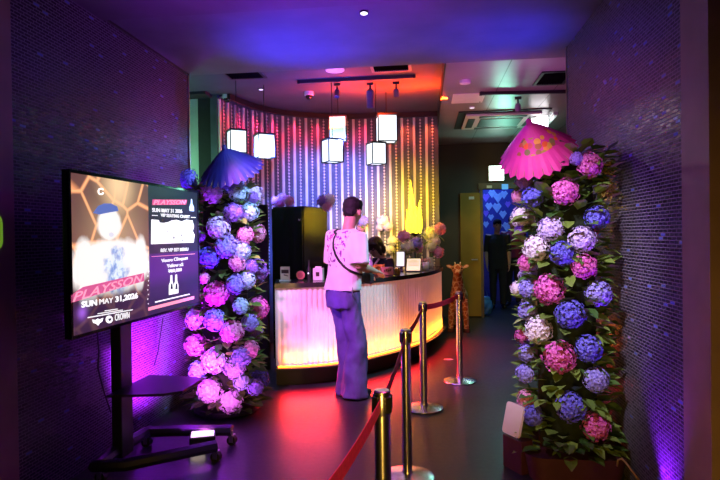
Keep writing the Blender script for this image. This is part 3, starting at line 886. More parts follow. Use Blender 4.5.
for e_ in ((n1.x, n1.y), (n2.x, n2.y), (cxl-.26, .0), (cxl+.3, .03)):
    c = MB().cyl((e_[0]-.02, e_[1], .032), (e_[0]+.02, e_[1], .032), .032, 16)
    w = c.build('castor', 'rubber', tv, 'auto')
    MB().tube([(e_[0], e_[1], .10), (e_[0], e_[1], .062)], .008).box((e_[0]-.024, e_[1], .045), (.004, .03, .045)).box((e_[0]+.024, e_[1], .045), (.004, .03, .045)).box((e_[0], e_[1], .068), (.052, .03, .005)).build('fork', 'steel', w)
# cables hanging from the screen
pts = [tl(PX(px, py, XL+.06)) for px, py in ((97, 330), (99, 352), (98, 368), (102, 384), (106, 398), (111, 412))]
MB().tube([(p.x, p.y, p.z) for p in pts], .005, 6).build('power_cable', 'cable', tv)
pts = [tl(PX(px, py, XL+.06)) for px, py in ((163, 318), (160, 338), (158, 352), (154, 366))]
MB().tube([(p.x, p.y, p.z) for p in pts], .004, 6).build('signal_cable', 'cable', tv)

# LED floor light under the stand
q = PZ(203, 450, 0)
fl = thing('floor_light', (q.x, q.y, 0), 'small lit LED floor lamp on the floor beneath the screen stand leg', 'floor lamp', R(20))
M['uvlens'] = emat('pink_lens', (1,.62,1), 1.6); M['warmlens'] = emat('warm_lens', (1,.8,.6), 2.5)
MB().box((0, 0, .055), (.17, .13, .11), None, .01).build('housing', 'black', fl)
MB().box((0, 0, .1125), (.15, .11, .005)).build('lens', 'uvlens', fl)
MB().box((-.03, -.067, .03), (.09, .004, .035)).build('display', 'warmlens', fl)

# ------------------------------------------------------------------ hydrangeas
def floret_mesh(name, k, n=135, seed=0):
    rnd = random.Random(seed); vs, fs = [], []
    for i in range(n):
        z = 1-1.75*(i+.5)/n; a = i*2.399963; r = math.sqrt(max(0, 1-z*z))
        d = Vector((r*math.cos(a), r*math.sin(a), z)); d += Vector((rnd.uniform(-.09,.09) for _ in range(3))); d.normalize()
        t = d.orthogonal().normalized(); b = d.cross(t)
        ro = rnd.uniform(0, PI/2); rad = rnd.uniform(.80, 1.10)
        for p_ in range(4):
            th = ro+p_*PI/2; u = t*math.cos(th)+b*math.sin(th); w = d.cross(u); L = rnd.uniform(.15, .225)
            up = rnd.uniform(.0, .14)
            c = d*rad; o = len(vs)
            vs += [c, c+u*L*.5+w*L*.48+d*(.04), c+u*L+d*(up-.08), c+u*L*.5-w*L*.48+d*(.04)]
            fs.append((o, o+1, o+2, o+3))
    core = MB().ell((0,0,0), .70, None, 14, 9)
    o = len(vs); vs += core.v; fs += [tuple(i+o for i in f) for f in core.f]
    me = bpy.data.meshes.new(name); me.from_pydata([tuple(v) for v in vs], [], fs)
    me.materials.append(FL[k]); return me
HM = {k: [floret_mesh('hydrangea_'+k, k, 135, i*7+len(k)) for i in range(2)] for k in FL}
WORD = {'blue':'violet-blue','peri':'periwinkle','purple':'purple','magenta':'magenta pink','pink':'pink','lilac':'pale lilac','white':'white','cyan':'pale blue','cream':'cream white'}
def head(parent, loc, r, k, out=Vector((0,-1,0))):
    o = bpy.data.objects.new('hydrangea_head', random.choice(HM[k])); COL.objects.link(o)
    o.parent = parent; o.location = loc
    o.scale = (r, r, r*random.uniform(.84, .95))
    q = Vector(out).to_track_quat('Z', 'Y'); o.rotation_mode = 'QUATERNION'
    o.rotation_quaternion = q @ Quaternion((0,0,1), random.uniform(0, 6.28)) @ Quaternion((1,0,0), random.uniform(-.3, .3))
    o['label'] = WORD[k]+' hydrangea head'
    return o
def leaf(mb, c, d, up, L, W):
    d = d.normalized(); s_ = d.cross(up)
    if s_.length < 1e-3: s_ = d.orthogonal()
    s_.normalize(); n = s_.cross(d)
    vs = [c, c+d*L*.3+s_*W*.42+n*.05*L, c+d*L*.3-n*.02*L, c+d*L*.3-s_*W*.42+n*.05*L, c+d*L*.65+s_*W*.36+n*.02*L, c+d*L*.65-n*.05*L, c+d*L*.65-s_*W*.36+n*.02*L, c+d*L-n*.12*L]
    mb.add(vs, [(0,2,1),(0,3,2),(1,2,5,4),(2,3,6,5),(4,5,7),(5,6,7)])
def tower(center, rx, ry, z0, z1, lab, heads, nleaf, seed, taper=.0, goldy=False):
    rnd = random.Random(seed)
    t = thing('flower_tower', (center.x, center.y, 0), lab, 'flower column')
    core = MB().rings([(0, 0, z0, rx*.6, ry*.6), (0, 0, (z0+z1)/2, rx*.6, ry*.6), (0, 0, z1-.1, rx*.55, ry*.55), (0, 0, z1, rx*.3, ry*.3)], 20)
    core.build('core', 'mosscore', t, True)
    lf = MB()
    for i in range(nleaf):
        z = rnd.uniform(z0, z1+.05); a = rnd.uniform(0, 2*PI); k = rnd.uniform(.55, .84)
        d = Vector((math.cos(a), math.sin(a), rnd.uniform(-.4, .8)))
        leaf(lf, Vector((math.cos(a)*rx*k, math.sin(a)*ry*k, z)), d, Vector((rnd.uniform(-.4,.4), rnd.uniform(-.4,.4), 1)), rnd.uniform(.09, .135), rnd.uniform(.065, .10))
    for i in range(int(nleaf*.05)):
        a = rnd.uniform(0, 2*PI); d = Vector((math.cos(a), math.sin(a), rnd.uniform(-.2, .4)))
        leaf(lf, Vector((math.cos(a)*rx*.8, math.sin(a)*ry*.8, rnd.uniform(z0-.02, z0+.12))), d, Vector((0,0,1)), .15, .09)
    for v in lf.v: v.x = min(v.x, XR-.012-center.x)
    tag(lf.build('foliage', 'leaf', t), kind='stuff')
    cz = Vector((center.x, center.y, 0))
    for px, py, r, k in heads:
        d = ray(px, py)
        ox, oy = (CAM.x-center.x)/rx, (CAM.y-center.y)/ry; dx, dy = d.x/rx, d.y/ry
        A, B, Cc = dx*dx+dy*dy, 2*(ox*dx+oy*dy), ox*ox+oy*oy-1
        disc_ = B*B-4*A*Cc
        tt = (-B-math.sqrt(disc_))/(2*A) if disc_ > 0 else -B/(2*A)
        w = CAM+d*tt-cz
        out = Vector((w.x/rx, w.y/ry, .12)).normalized()
        rad = pxsize(r, tt)*.95
        q_ = w-out*rad*.35; q_.x = min(q_.x, XR-.015-rad-center.x)
        head(t, q_, rad, k, out)
    # heads on the side away from the photographer
    zz = z0+.2
    while zz < z1:
        for a in (40, 90, 140):
            a_ = R(a+rnd.uniform(-14, 14)); o_ = Vector((math.cos(a_), math.sin(a_), .1))
            head(t, Vector((min(math.cos(a_)*rx*.9, XR-.13-center.x), math.sin(a_)*ry*.9, zz+rnd.uniform(-.07,.07))), rnd.uniform(.075, .1), rnd.choice(['blue','lilac','magenta','pink','purple','white']), o_)
        zz += .30
    return t
M['planter'] = mat('dark_red_planter', (.06,.012,.015), .5)
M['mosscore'] = mat('moss_core', (.018,.03,.012), .95, var=.4, scale=30, bump=.5)
LH = [(186,179,11,'blue'),(212,192,11.5,'lilac'),(231,184,9,'blue'),(240,191,11,'cyan'),(255,197,6,'purple'),(252,211,10,'cyan'),(235,212,10.5,'purple'),
      (218,227,12.5,'lilac'),(247,235,9,'pink'),(227,246,12.5,'peri'),(243,251,10,'cyan'),(207,257,11.5,'blue'),(238,263,9,'pink'),(253,267,8,'purple'),(199,236,6,'purple'),
      (203,278,6,'pink'),(215,294,13,'magenta'),(237,284,10.5,'peri'),(249,280,9,'cyan'),(242,306,8.5,'cyan'),(252,322,9,'peri'),(192,319,10.5,'lilac'),(213,320,11.5,'peri'),
      (233,332,12,'pink'),(192,345,11.5,'pink'),(253,349,9,'pink'),(242,357,11,'peri'),(212,361,13,'white'),(195,371,10,'cyan'),(235,369,11,'lilac'),(243,382,9,'cyan'),
      (207,391,13,'white'),(231,402,12.5,'white'),(257,387,9,'peri')]
RH = [(592,164,13,'magenta'),(565,191,14,'magenta'),(521,181,9,'purple'),(530,197,11.5,'blue'),(515,196,7,'pink'),(517,217,11,'white'),(600,217,12.5,'blue'),(549,228,13,'lilac'),
      (584,239,14,'lilac'),(533,248,14,'white'),(562,253,13,'blue'),(586,266,13,'magenta'),(523,263,9.5,'magenta'),(547,289,16,'magenta'),(602,293,13.5,'peri'),(525,288,10,'peri'),
      (514,288,7,'white'),(524,311,9.5,'peri'),(571,314,15,'blue'),(535,330,14,'white'),(519,335,8,'magenta'),(524,353,9,'peri'),(591,349,14,'blue'),(558,357,17,'magenta'),
      (522,373,10,'peri'),(599,380,13,'peri'),(523,399,9.5,'pink'),(530,415,11,'blue'),(571,408,15.5,'blue'),(599,427,15,'magenta'),(518,231,6,'purple'),(577,158,7,'purple')]
lc = PZ(222, 414, 0) + Vector((0, .12, 0))
lt = tower(lc, .31, .27, .06, 1.83, 'tall column of hydrangeas by the left tiled wall behind the event screen', LH, 800, 3)
MB().lathe([(.25, 0), (.27, .012), (.27, .05), (.22, .07)], n=32).build('base', 'black', lt, 'auto')
rc = P(566, 300, 3.45); rc.z = 0
rt = tower(rc, .285, .27, .14, 1.90, 'tall column of hydrangeas by the right tiled wall under the pink parasol', RH, 950, 5)
MB().rings([(0, 0, 0, .26, .25), (0, 0, .15, .29, .27)], 4*6, 6).build('planter', 'planter', rt, 'auto')
gold = MB(); rnd = random.Random(4)
for (px, py, rpx) in ((612, 168, 8), (616, 180, 9), (613, 192, 8), (620, 189, 7)):
    c = P(px, py, 3.28)-Vector((rc.x, rc.y, 0)); c.x = min(c.x, XR-.10-rc.x)
    for i in range(90):
        d = Vector((rnd.gauss(0,1), rnd.gauss(0,1), rnd.gauss(0,1))).normalized()
        leaf(gold, c+d*pxsize(rpx, 3.5)*rnd.uniform(.2, .85), d, Vector((.2,.1,1)), .022, .016)
o = gold.build('dried_flower_sprig', 'goldleaf', rt); tag(o, kind='stuff'); o['label'] = 'dry golden flower sprig'

# pale card against the right planter, floor cable, scrap of paper
cA = P(513.5, 420, 3.42)
card = thing('card', (cA.x, cA.y, 0), 'pale pink blank board with rounded corners at the foot of the right flower column', 'board', R(-58))
rotc = Matrix.Rotation(R(-14), 3, 'X')
def rrect(w, h, r, n=5):
    out = []
    for cx, cy, a in ((w/2-r, h/2-r, 0), (-w/2+r, h/2-r, 90), (-w/2+r, -h/2+r, 180), (w/2-r, -h/2+r, 270)):
        for i in range(n+1): out.append((cx+r*math.cos(R(a+90*i/n)), cy+r*math.sin(R(a+90*i/n))))
    return out
M['pinkcard'] = mat('pale_pink_card', (.9,.72,.68), .6, var=.03)
b_ = MB().prism(rrect(.15, .19, .02), -.008, .008); b_.v = [rotc @ v + Vector((0, 0, .31)) for v in b_.v]; b_.build('board', 'pinkcard', card)
b_ = MB().box((0, .03, .10), (.17, .09, .20), None, .006); b_.build('foot', 'planter', card)
q = PZ(448, 359.5, 0)
tag(MB().prism([(-.05,-.02),(.0,-.035),(.06,-.005),(.03,.03),(-.04,.025)], .001, .004, 'z').build('paper_scrap', 'paper', None, False, (q.x, q.y, 0)), 'small pale paper scrap on the dark floor between counter and far post', 'paper')
q0 = P(618, 462, 3.1)
cb = MB().tube([P(617, 466, 3.15), P(618, 460, 3.14), P(622, 458.5, 3.12), P(626, 463, 3.1), P(632, 471, 3.05), PZ(646, 489, .008)], .006, 8)
M['tancable'] = mat('tan_cable', (.35,.2,.1), .5)
zmin = min(v.z for v in cb.v)
tag(cb.build('cable', 'tancable', None, True), 'thin tan hooked cable on the floor beside the right flower column', 'cable')

# ------------------------------------------------------------------ paper parasols
def parasol(apex_px, D, rad, h, tilt_x, tilt_y, m_, lab, spin=0., n=24):
    a = P(*apex_px, D)
    t = thing('paper_parasol', a, lab, 'parasol')
    t.rotation_euler = (R(tilt_x), R(tilt_y), R(spin))
    vs, fs = [], []; rows = 8; seg = n*2
    for i in range(rows+1):
        u = i/rows; r = .012+(rad-.012)*u; z = -h*(u**1.15)
        for j in range(seg):
            th = 2*PI*j/seg; k = 1+(.05 if j % 2 else -.04)*u; vs.append((r*k*math.cos(th), r*k*math.sin(th), z-(.012 if j % 2 else 0)*u))
    for i in range(rows):
        for j in range(seg): fs.append((i*seg+j, i*seg+(j+1)%seg, (i+1)*seg+(j+1)%seg, (i+1)*seg+j))
    o = MB().add(vs, fs).build('canopy', m_, t)
    md = o.modifiers.new('thickness', 'SOLIDIFY'); md.thickness = .0015; md.offset = 0
    for j in range(n):
        th = 2*PI*(j*2)/seg
        MB().tube([(.012*math.cos(th), .012*math.sin(th), -.008), (rad*.55*math.cos(th), rad*.55*math.sin(th), -h*(.55**1.15)-.006), (rad*.96*math.cos(th), rad*.96*math.sin(th), -h*.96-.006)], .0022, 5).build('rib', 'bamboo', t)
    MB().tube([(0,0,-.02), (0,0,-h-.22)], .008, 10).build('handle', 'bamboo', t)
    MB().lathe([(.004, .035), (.014, .028), (.018, .0), (.022, -.02), (.004, -.022)], n=16).build('finial', m_, t, True)
    return t
M['bamboo'] = mat('bamboo', (.25,.15,.07), .5)
parasol((529.5, 124), 3.22, .222, .215, 38, -24, 'pinkpaper', 'pink paper parasol with painted flowers on top of the right flower column')
parasol((224.5, 149), 4.35, .25, .19, 34, -7, 'bluepaper', 'dark blue paper parasol on top of the left flower column')

# ------------------------------------------------------------------ barrier posts
def make_post():
    t = thing('barrier_post', (0,0,0), '', 'barrier post', 0, 'chrome queue barrier posts')
    MB().lathe([(.155, 0), (.16, .006), (.157, .014), (.12, .024), (.06, .032), (.034, .036), (.034, .05)], n=40).build('base', 'chrome', t, 'auto')
    MB().lathe([(.0295, .03), (.0295, .80)], n=28).build('pole', 'chrome', t, 'auto')
    MB().lathe([(.031, .80), (.032, .803), (.032, .873), (.031, .876)], n=28).build('belt_head', 'chrome', t, 'auto')
    MB().lathe([(.031, .876), (.031, .884), (.026, .888)], n=28).build('cap', 'steel', t, 'auto')
    c = MB()
    for a in range(4):
        r_ = Matrix.Rotation(R(45+90*a), 3, 'Z'); c.box(r_ @ Vector((.035, 0, .84)), (.010, .026, .056), r_, .003)
    c.build('belt_clip', 'blackmetal', t)
    return t
M['headblk'] = mat('dark_brown_head', (.06,.035,.03), .35, .3)
POSTS = [(PZ(382, 640, 0), 'nearest barrier post with its top at the bottom centre'), None, None, None, None]
p1 = P(382, 393, 2.03); p1.z = 0
p2 = PZ(407.5, 478, 0); p3 = PZ(424, 408.5, 0); p4 = PZ(460, 381.5, 0)
p0 = P(296, 500, 1.15); p0.z = 0
pos = [(p1, 'nearest chrome barrier post, its top just above the bottom edge of the photo'),
       (p2, 'second chrome barrier post from the front, just behind the nearest one'),
       (p3, 'third chrome barrier post from the front, round base in full view before the counter'),
       (p4, 'farthest chrome barrier post, standing in front of the giraffe'),
       (p0, 'chrome barrier post by the entrance holding the near end of the red belt')]
pr0 = None; posts = []
for p, lb in pos:
    if pr0 is None: pr0 = make_post(); t = pr0
    else: t = copy_tree(pr0)
    t.location = p; t['label'] = lb; posts.append((t, p))
def belt(i, j, sag=.02):
    t, a = posts[i]; b = posts[j][1]
    d = (b-a); L = d.length; d.normalize(); n_ = Vector((-d.y, d.x, 0))
    vs, fs = [], []; k = 14
    for s in range(k+1):
        u = s/k; c = d*(.037+(L-.074)*u); z = .84-sag*4*u*(1-u)
        for o, zz in ((-.0012, -.023), (.0012, -.023), (.0012, .023), (-.0012, .023)):
            w = c+n_*o; vs.append((w.x, w.y, z+zz))
    for s in range(k):
        for q in range(4): fs.append((s*4+q, s*4+(q+1)%4, s*4+4+(q+1)%4, s*4+4+q))
    fs += [(0,1,2,3), (k*4+3,k*4+2,k*4+1,k*4)]
    o = MB().add(vs, fs).build('belt', 'belt', t); o['label'] = 'red belt'
belt(0, 4); belt(0, 1); belt(1, 2); belt(2, 3)

# lime tag on the left jamb
qa = PX(-2, 232, XL+.0); qb = PX(2.6, 232, XL)
hh = pxsize(40, qb.y)
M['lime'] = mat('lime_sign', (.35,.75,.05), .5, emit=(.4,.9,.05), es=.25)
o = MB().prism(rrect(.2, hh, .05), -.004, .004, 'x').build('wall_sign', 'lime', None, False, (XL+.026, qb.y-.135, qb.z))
tag(o, 'lime green rounded sign on the left door jamb at the photo edge', 'sign')
M['budpink'] = mat('pale_buds', (.8,.45,.4), .6); M['hoofm'] = mat('hoof_brown', (.10,.03,.015), .8); M['blackdoor'] = mat('black_lacquer', (.012,.012,.015), .27, spec=.5)
# ------------------------------------------------------------------ cabinets behind the counter
ck, dk, ca = .40, .60, R(-17)
Rc = Matrix.Rotation(ca, 3, 'Z')
kn_ = P(302.5, 206, 6.2); D = 6.35; top = kn_.z
cc_ = Vector((kn_.x, kn_.y, 0)) - Rc @ Vector((ck/2, -dk/2, 0))
cab = thing('cabinet', cc_, 'tall glossy black cabinet standing cornerwise behind the left end of the counter', 'cabinet', ca)
MB().box((0, .01, top/2), (ck, dk-.02, top), None, .006).build('body', 'blackdoor', cab)
d1 = MB().box((0, -dk/2-.002, top/2+.02), (ck-.01, .022, top-.08), None, .004).build('door', 'blackdoor', cab)
MB().ell((ck/2-.03, -dk/2-.02, top-.155), .014).build('knob', 'chrome', d1, True)
a2, c2 = P(246, 205, 6.1), P(268, 205, 6.1)
tag(MB().box((0,0,0), ((c2-a2).length, .05, a2.z), None, .006).build('partition_panel', 'black', None, False, ((a2.x+c2.x)/2, (a2.y+c2.y)/2, a2.z/2)), 'plain black upright panel between the left flower column and the cabinet', 'panel')

def bouquet(loc, lab, heads, D, vase=None, cat='flowers', nm='flower_arrangement', leaves=14, wallp=None, group=None):
    t = thing(nm, loc, lab, cat, 0, group); st = MB(); lf = MB(); rnd = random.Random(int(abs(loc[0]*1000)))
    z0 = .02
    if vase:
        r_, h_ = vase
        MB().lathe([(r_*.7, 0), (r_, h_*.3), (r_*.75, h_*.85), (r_*.85, h_), (r_*.75, h_*.98)], n=20).build('vase', 'glassy', t, True)
        z0 = h_*.6
    for px, py, r, k in heads:
        w = P(px, py, D+rnd.uniform(-.05,.05))-Vector(loc)
        rad = pxsize(r, D)
        head(t, w, rad, k, Vector((0,-1,.35)))
        s0 = Vector((0, 0, z0)) if wallp is None else Vector((w.x*.4, wallp, w.z-.10))
        st.tube([s0, (s0+w)/2+Vector((0,.0,.03)), w], .004, 6)
    for i in range(leaves):
        px, py, r, k = rnd.choice(heads)
        w = P(px, py, D)-Vector(loc); d = Vector((rnd.uniform(-1,1), rnd.uniform(-.6,.3), rnd.uniform(-.8,.6)))
        leaf(lf, w*rnd.uniform(.75,1), d, Vector((0,0,1)), pxsize(r, D)*1.5, pxsize(r, D)*.9)
    st.build('stems', 'leafstem', t); 
    if leaves: lf.build('leaves', 'leaf', t)
    return t
M['glassy'] = mat('clear_vase', (.75,.75,.7), .1, spec=.6)
q = P(283, 205, D+.2); bouquet((q.x, q.y, top), 'pink hydrangea cluster lying on top of the black cabinet', [(276, 201.5, 5, 'pink'), (283, 199, 5.5, 'pink'), (289, 201.5, 5.5, 'pink'), (281, 204, 4, 'magenta')], D+.2, leaves=5)
q = P(316, 205, D+.1); bouquet((q.x, q.y, top), 'white and purple hydrangea cluster at the right end of the cabinet top', [(322, 201, 5.5, 'purple'), (329, 200, 6.5, 'white'), (327, 206.5, 5, 'pink')], D+.1, leaves=4)
def wall_spray(px, lab, heads):
    # clipped to the slats
    best = min((i*WC.L/400 for i in range(401)), key=lambda t: abs(((WC.at(t)-CAM).dot(RT)/(WC.at(t)-CAM).dot(FW))*F+360-px))
    p = WC.at(best); n_ = WC.nor(best); w = p+n_*.14
    dd = (w-CAM).dot(FW)
    z = P(px, heads[0][1], dd).z
    return bouquet((w.x, w.y, z), lab, heads, dd, leaves=8, nm='wall_flower_spray', wallp=.10)
wall_spray(384, 'white and lilac flower cluster fixed to the slats just right of the standing customer', [(383, 221, 6, 'white'), (388, 226, 5, 'lilac'), (380, 227, 4, 'white'), (392, 241, 5, 'cream'), (390, 249, 5, 'cream')])
wall_spray(363, 'blue and pink flower cluster fixed to the slats beside the customer\'s cheek', [(363, 221, 5.5, 'peri'), (361, 227.5, 4, 'pink')])

ZT = 1.0
def on_top(px, d): 
    q = P(px, 240, d); return Vector((q.x, q.y, ZT))
dR = 7.15
q = on_top(414, dR)
bouquet((q.x, q.y, ZT), 'pink and cream flowers in a low vase beside the yellow flame lamp', [(404, 236.5, 6.5, 'pink'), (408, 246.5, 7.5, 'cream'), (416.5, 243, 6, 'peri'), (418, 248, 5, 'pink')], dR, (.05, .12), group=None)
q = on_top(430, 7.5)
bouquet((q.x, q.y, ZT), 'white and pink flowers in a vase at the far right end of the counter', [(431, 234, 7.5, 'cream'), (440, 229, 6, 'pink'), (431, 246, 5.5, 'cream'), (438, 252, 6, 'pink'), (435, 241, 5, 'white')], 7.5, (.05, .14))
# glass with pale twigs
q = on_top(425.5, 7.0)
t = thing('glass_vase', q, 'small clear glass holding pale pink buds on the counter right of the menu tablet', 'vase')
MB().lathe([(.035, 0), (.04, .02), (.042, .1), (.039, .1), (.036, .02)], n=20).build('glass', 'glassy', t, True)
mb = MB(); rnd = random.Random(2)
for i in range(14): mb.ell((rnd.uniform(-.05,.05), rnd.uniform(-.03,.03), rnd.uniform(.09,.15)), .013, None, 8, 6)
mb.build('buds', 'budpink', t, True)

# flame lamp
q = on_top(415, 7.35)
M['flame'] = emat('flame_glow', (1.,.80,.03), 3.2); M['flamecore'] = emat('flame_core', (1.,.95,.35), 16.)
t = thing('flame_lamp', q, 'bright yellow flame-shaped lamp on the counter against the slats', 'lamp')
MB().lathe([(.06, 0), (.065, .01), (.05, .03), (.02, .05), (.015, .42), (.05, .45), (.06, .47), (.02, .47)], n=20).build('stand', 'blackmetal', t, 'auto')
mb = MB()
def tongue(x, y, h, r, lean):
    pts = [(x+lean*(u**2), y, .46+h*u) for u in (0, .15, .3, .45, .6, .75, .9, 1)]
    mb.tube(pts, [r*k for k in (.55, .9, 1, .85, .62, .4, .2, .05)], 12)
ztop = P(412, 180, 7.35).z-ZT
tongue(-.035, 0, ztop-.46, .055, -.015); tongue(.05, .01, (ztop-.46)*.62, .05, .02); tongue(-.085, .01, (ztop-.46)*.45, .035, -.02); tongue(.01, -.03, (ztop-.46)*.5, .05, .01)
mb.build('flame', 'flame', t, True)
# tablets
def tablet(px0, px1, py0, py1, d, lab, m_, tilt, lines):
    q = on_top((px0+px1)/2, d); w = pxsize(px1-px0, d); h = pxsize(py1-py0, d)/math.cos(R(tilt)); zc = max(P(px0, (py0+py1)/2, d).z-ZT, (h/2+.012)*math.cos(R(tilt))+.006)
    t = thing('tablet', q, lab, 'tablet', R(-6))
    rot = Matrix.Rotation(R(-tilt), 3, 'X')
    def B(mb): mb.v = [rot @ v + Vector((0, 0, zc)) for v in mb.v]; return mb
    B(MB().box((0, .006, 0), (w+.02, .012, h+.02), None, .004)).build('case', 'black', t)
    s = B(MB().box((0, -.001, 0), (w, .003, h))).build('screen', m_, t)
    for i in range(lines):
        B(MB().box((-.0, -.003, h*.36-i*h*.11), (w*(.75 if i else .5), .001, h*.03))).build('text_line', 'twarmdark', s)
    MB().box((0, .03, zc*.4), (.05, .012, zc*.8)).box((0, .02, .006), (w*.7, .1, .012), None, .003).build('stand', 'black', t)
M['twarmdark'] = emat('screen_grey_text', (.25,.25,.15), .4)
M['tabwhite'] = emat('tablet_white', (.95,.97,1), .95); M['tabyellow'] = emat('tablet_yellow', (.95,.95,.5), .75)
tablet(396.5, 404, 252, 266, 6.85, 'upright white-lit tablet on the counter in front of the receptionist', 'tabwhite', 8, 0)
tablet(406.5, 420, 260.5, 272, 6.72, 'wide tablet with a yellowish page leaning back on the counter', 'tabyellow', 32, 5)
# pink donation box, small jar, pump bottle, pouch
q = on_top(386.5, 6.22)
t = thing('gift_box', q, 'small pink decorated box with dark marks on the counter before the receptionist', 'box', R(12))
M['boxpink'] = mat('pink_box', (.75,.30,.22), .5); M['mark'] = mat('dark_mark', (.05,.02,.02), .6)
b_ = MB().box((0, 0, .045), (.135, .09, .09), None, .008).build('body', 'boxpink', t)
for i in range(4): MB().box((-.035+i*.022, -.0455, .05+.006*(i % 2)), (.012, .002, .026), Matrix.Rotation(R(12*i), 3, 'Y')).build('mark', 'mark', b_)
q = on_top(397, 6.35)
t = thing('jar', q, 'tiny dark jar with pale lid right of the pink box', 'jar')
MB().lathe([(.03, 0), (.035, .01), (.035, .05), (.028, .06)], n=18).build('body', 'olive', t, 'auto'); MB().lathe([(.03, .06), (.03, .075), (.01, .08)], n=18).build('lid', 'chrome', t, 'auto')
q = on_top(369.5, 6.1)
t = thing('pump_bottle', q, 'tall pale pump bottle on the counter right of the customer', 'bottle')
M['bottle'] = mat('pale_bottle', (.65,.6,.75), .25)
MB().lathe([(.032, 0), (.036, .01), (.036, .15), (.015, .185), (.015, .2)], n=20).build('body', 'bottle', t, 'auto')
MB().tube([(0,0,.2), (0,0,.25), (-.045,0,.25)], .007, 8).lathe([(.017, .198), (.017, .215)], n=14).build('pump', 'white', t)
MB().box((0, -.036, .08), (.04, .004, .07)).build('label_panel', 'mark', t)
M['orange'] = mat('orange_wrap', (.85,.35,.04), .5)
for i, (px, d_) in enumerate(((376, 6.36), (381.5, 6.42))):
    q = on_top(px, d_); rnd = random.Random(i)
    t = thing('snack_bag', q, ('orange crumpled snack packet behind the pink box, left one', 'orange crumpled snack packet behind the pink box, right one')[i], 'packet', R(20*i))
    me = remesh(MB().ell((0,0,.05), (.05,.035,.05)).box((0,0,.10), (.075,.012,.03)), .008, 2); wrinkle(me, .012, 30, 30, i)
    link('packet', me, 'orange', t, True)
q = on_top(365, 5.72)
t = thing('pouch', q, 'small black pouch on the counter at the customer\'s right hand', 'pouch', R(20))
me = remesh(MB().ell((0,0,.04), (.065,.045,.04)), .01, 2); link('body', me, 'blackcloth', t, True)
MB().tube([(-.045,-.02,.075), (0,-.015,.085), (.045,-.02,.075)], .004, 6).build('zip', 'steel', t)
# left-hand counter items
def upright(px, d, w, h, nm, lab, cat, build): 
    q = on_top(px, d); t = thing(nm, q, lab, cat, R(-4)); build(t, pxsize(w, d), pxsize(h, d)); return t
def b1(t, w, h):
    MB().box((0, 0, .006), (w*1.1, .06, .012), None, .002).build('stand', 'glassy', t)
    c_ = MB().box((0, .004, .012+h/2), (w, .006, h)).build('card', 'paperdim', t)
    MB().box((.0, -.0005, h*.72), (w*.8, .002, h*.28)).build('dark_picture', 'mark', c_)
    MB().box((w*.1, -.0005, h*.42), (w*.5, .002, h*.06), Matrix.Rotation(R(15), 3, 'Y')).build('dark_picture', 'mark', c_)
M['paperdim'] = mat('cream_card', (.75,.65,.5), .7)
upright(284.5, 5.62, 9.5, 13, 'menu_card', 'small cream card with dark picture standing at the left end of the counter', 'card', b1)
def b2(t, w, h):
    r_ = w/2; rx = Matrix.Rotation(R(90), 3, 'X')
    MB().lathe([(r_*.8, -.006), (r_, -.004), (r_, .004), (r_*.8, .006)], (0, 0, r_+.01), 32, rx).build('disc', 'boxpink', t, 'auto')
    MB().lathe([(r_*.55, 0), (r_*.6, .003), (r_*.5, .004)], (0, -.006, r_+.01), 28, rx).build('emblem', 'tpinkless', t, 'auto')
    MB().box((0, .02, .006), (.05, .06, .012)).build('stand', 'blackmetal', t)
M['tpinkless'] = mat('rose_emblem', (.55,.15,.15), .5)
upright(300, 5.62, 9, 9, 'round_sign', 'round pink disc sign standing between the cream card and the white box', 'sign', b2)
def b3(t, w, h):
    MB().box((0, 0, h/2), (w, .07, h), None, .005).build('body', 'paper', t)
    MB().box((0, -.036, h*.5), (w*.35, .003, h*.35)).build('emblem', 'mark', t)
    MB().box((0, 0, h+.008), (w*.6, .03, .016)).build('tissue', 'paper', t)
upright(318, 5.68, 10, 12, 'tissue_box', 'white box with a dark square mark on the counter left of the customer', 'box', b3)
def b4(t, w, h):
    MB().lathe([(w*.5, 0), (w*.5, h*.55), (w*.2, h*.7), (w*.2, h), (w*.15, h)], n=16).build('body', 'black', t, 'auto')
    MB().ell((0, -w*.5, h*.35), .008).build('light', 'tabwhite', t, True)
upright(308.5, 5.66, 4.5, 20, 'bottle', 'slim black bottle between the round sign and the white box', 'bottle', b4)

# ------------------------------------------------------------------ giraffe
G = P(459, 329, 8.35); G.z = 0
t = thing('toy_giraffe', G, 'orange plush giraffe standing on the floor between the counter end and the olive door', 'plush toy', R(-6))
s = (P(457, 261, 8.35).z)/1.06
mb = MB()
for x, y in ((-.115, -.10), (.115, -.10), (-.10, .28), (.10, .28)):
    mb.tube([(x, y, .0), (x, y, .05), (x*.95, y, .25), (x*.7, y+.02 if y < 0 else y-.03, .48)], [.05, .04, .045, .065], 12, True, False)
mb.ell((0, .10, .52), (.135, .26, .15)); mb.ell((0, -.08, .55), (.125, .12, .15))
mb.tube([(0, -.10, .55), (0, -.13, .70), (0, -.15, .82), (0, -.17, .92)], [.115, .095, .075, .065], 14, True, True)
mb.ell((0, -.20, .95), (.09, .09, .08)); mb.ell((0, -.27, .915), (.048, .075, .045)); mb.ell((0, -.325, .905), (.042, .03, .038))
for sx in (-1, 1):
    e = Matrix.Rotation(R(-22*sx), 3, 'Y')
    mb.ell((sx*.115, -.17, .985), (.06, .018, .03), e)
mb.tube([(0, .35, .58), (0, .40, .45), (0, .41, .33)], [.018, .012, .02], 8, True, True)
me = remesh(mb, .011, 6); me.transform(Matrix.Scale(s, 4)); link('body', me, 'giraffe', t, True)
sc_ = lambda v: Vector(v)*s
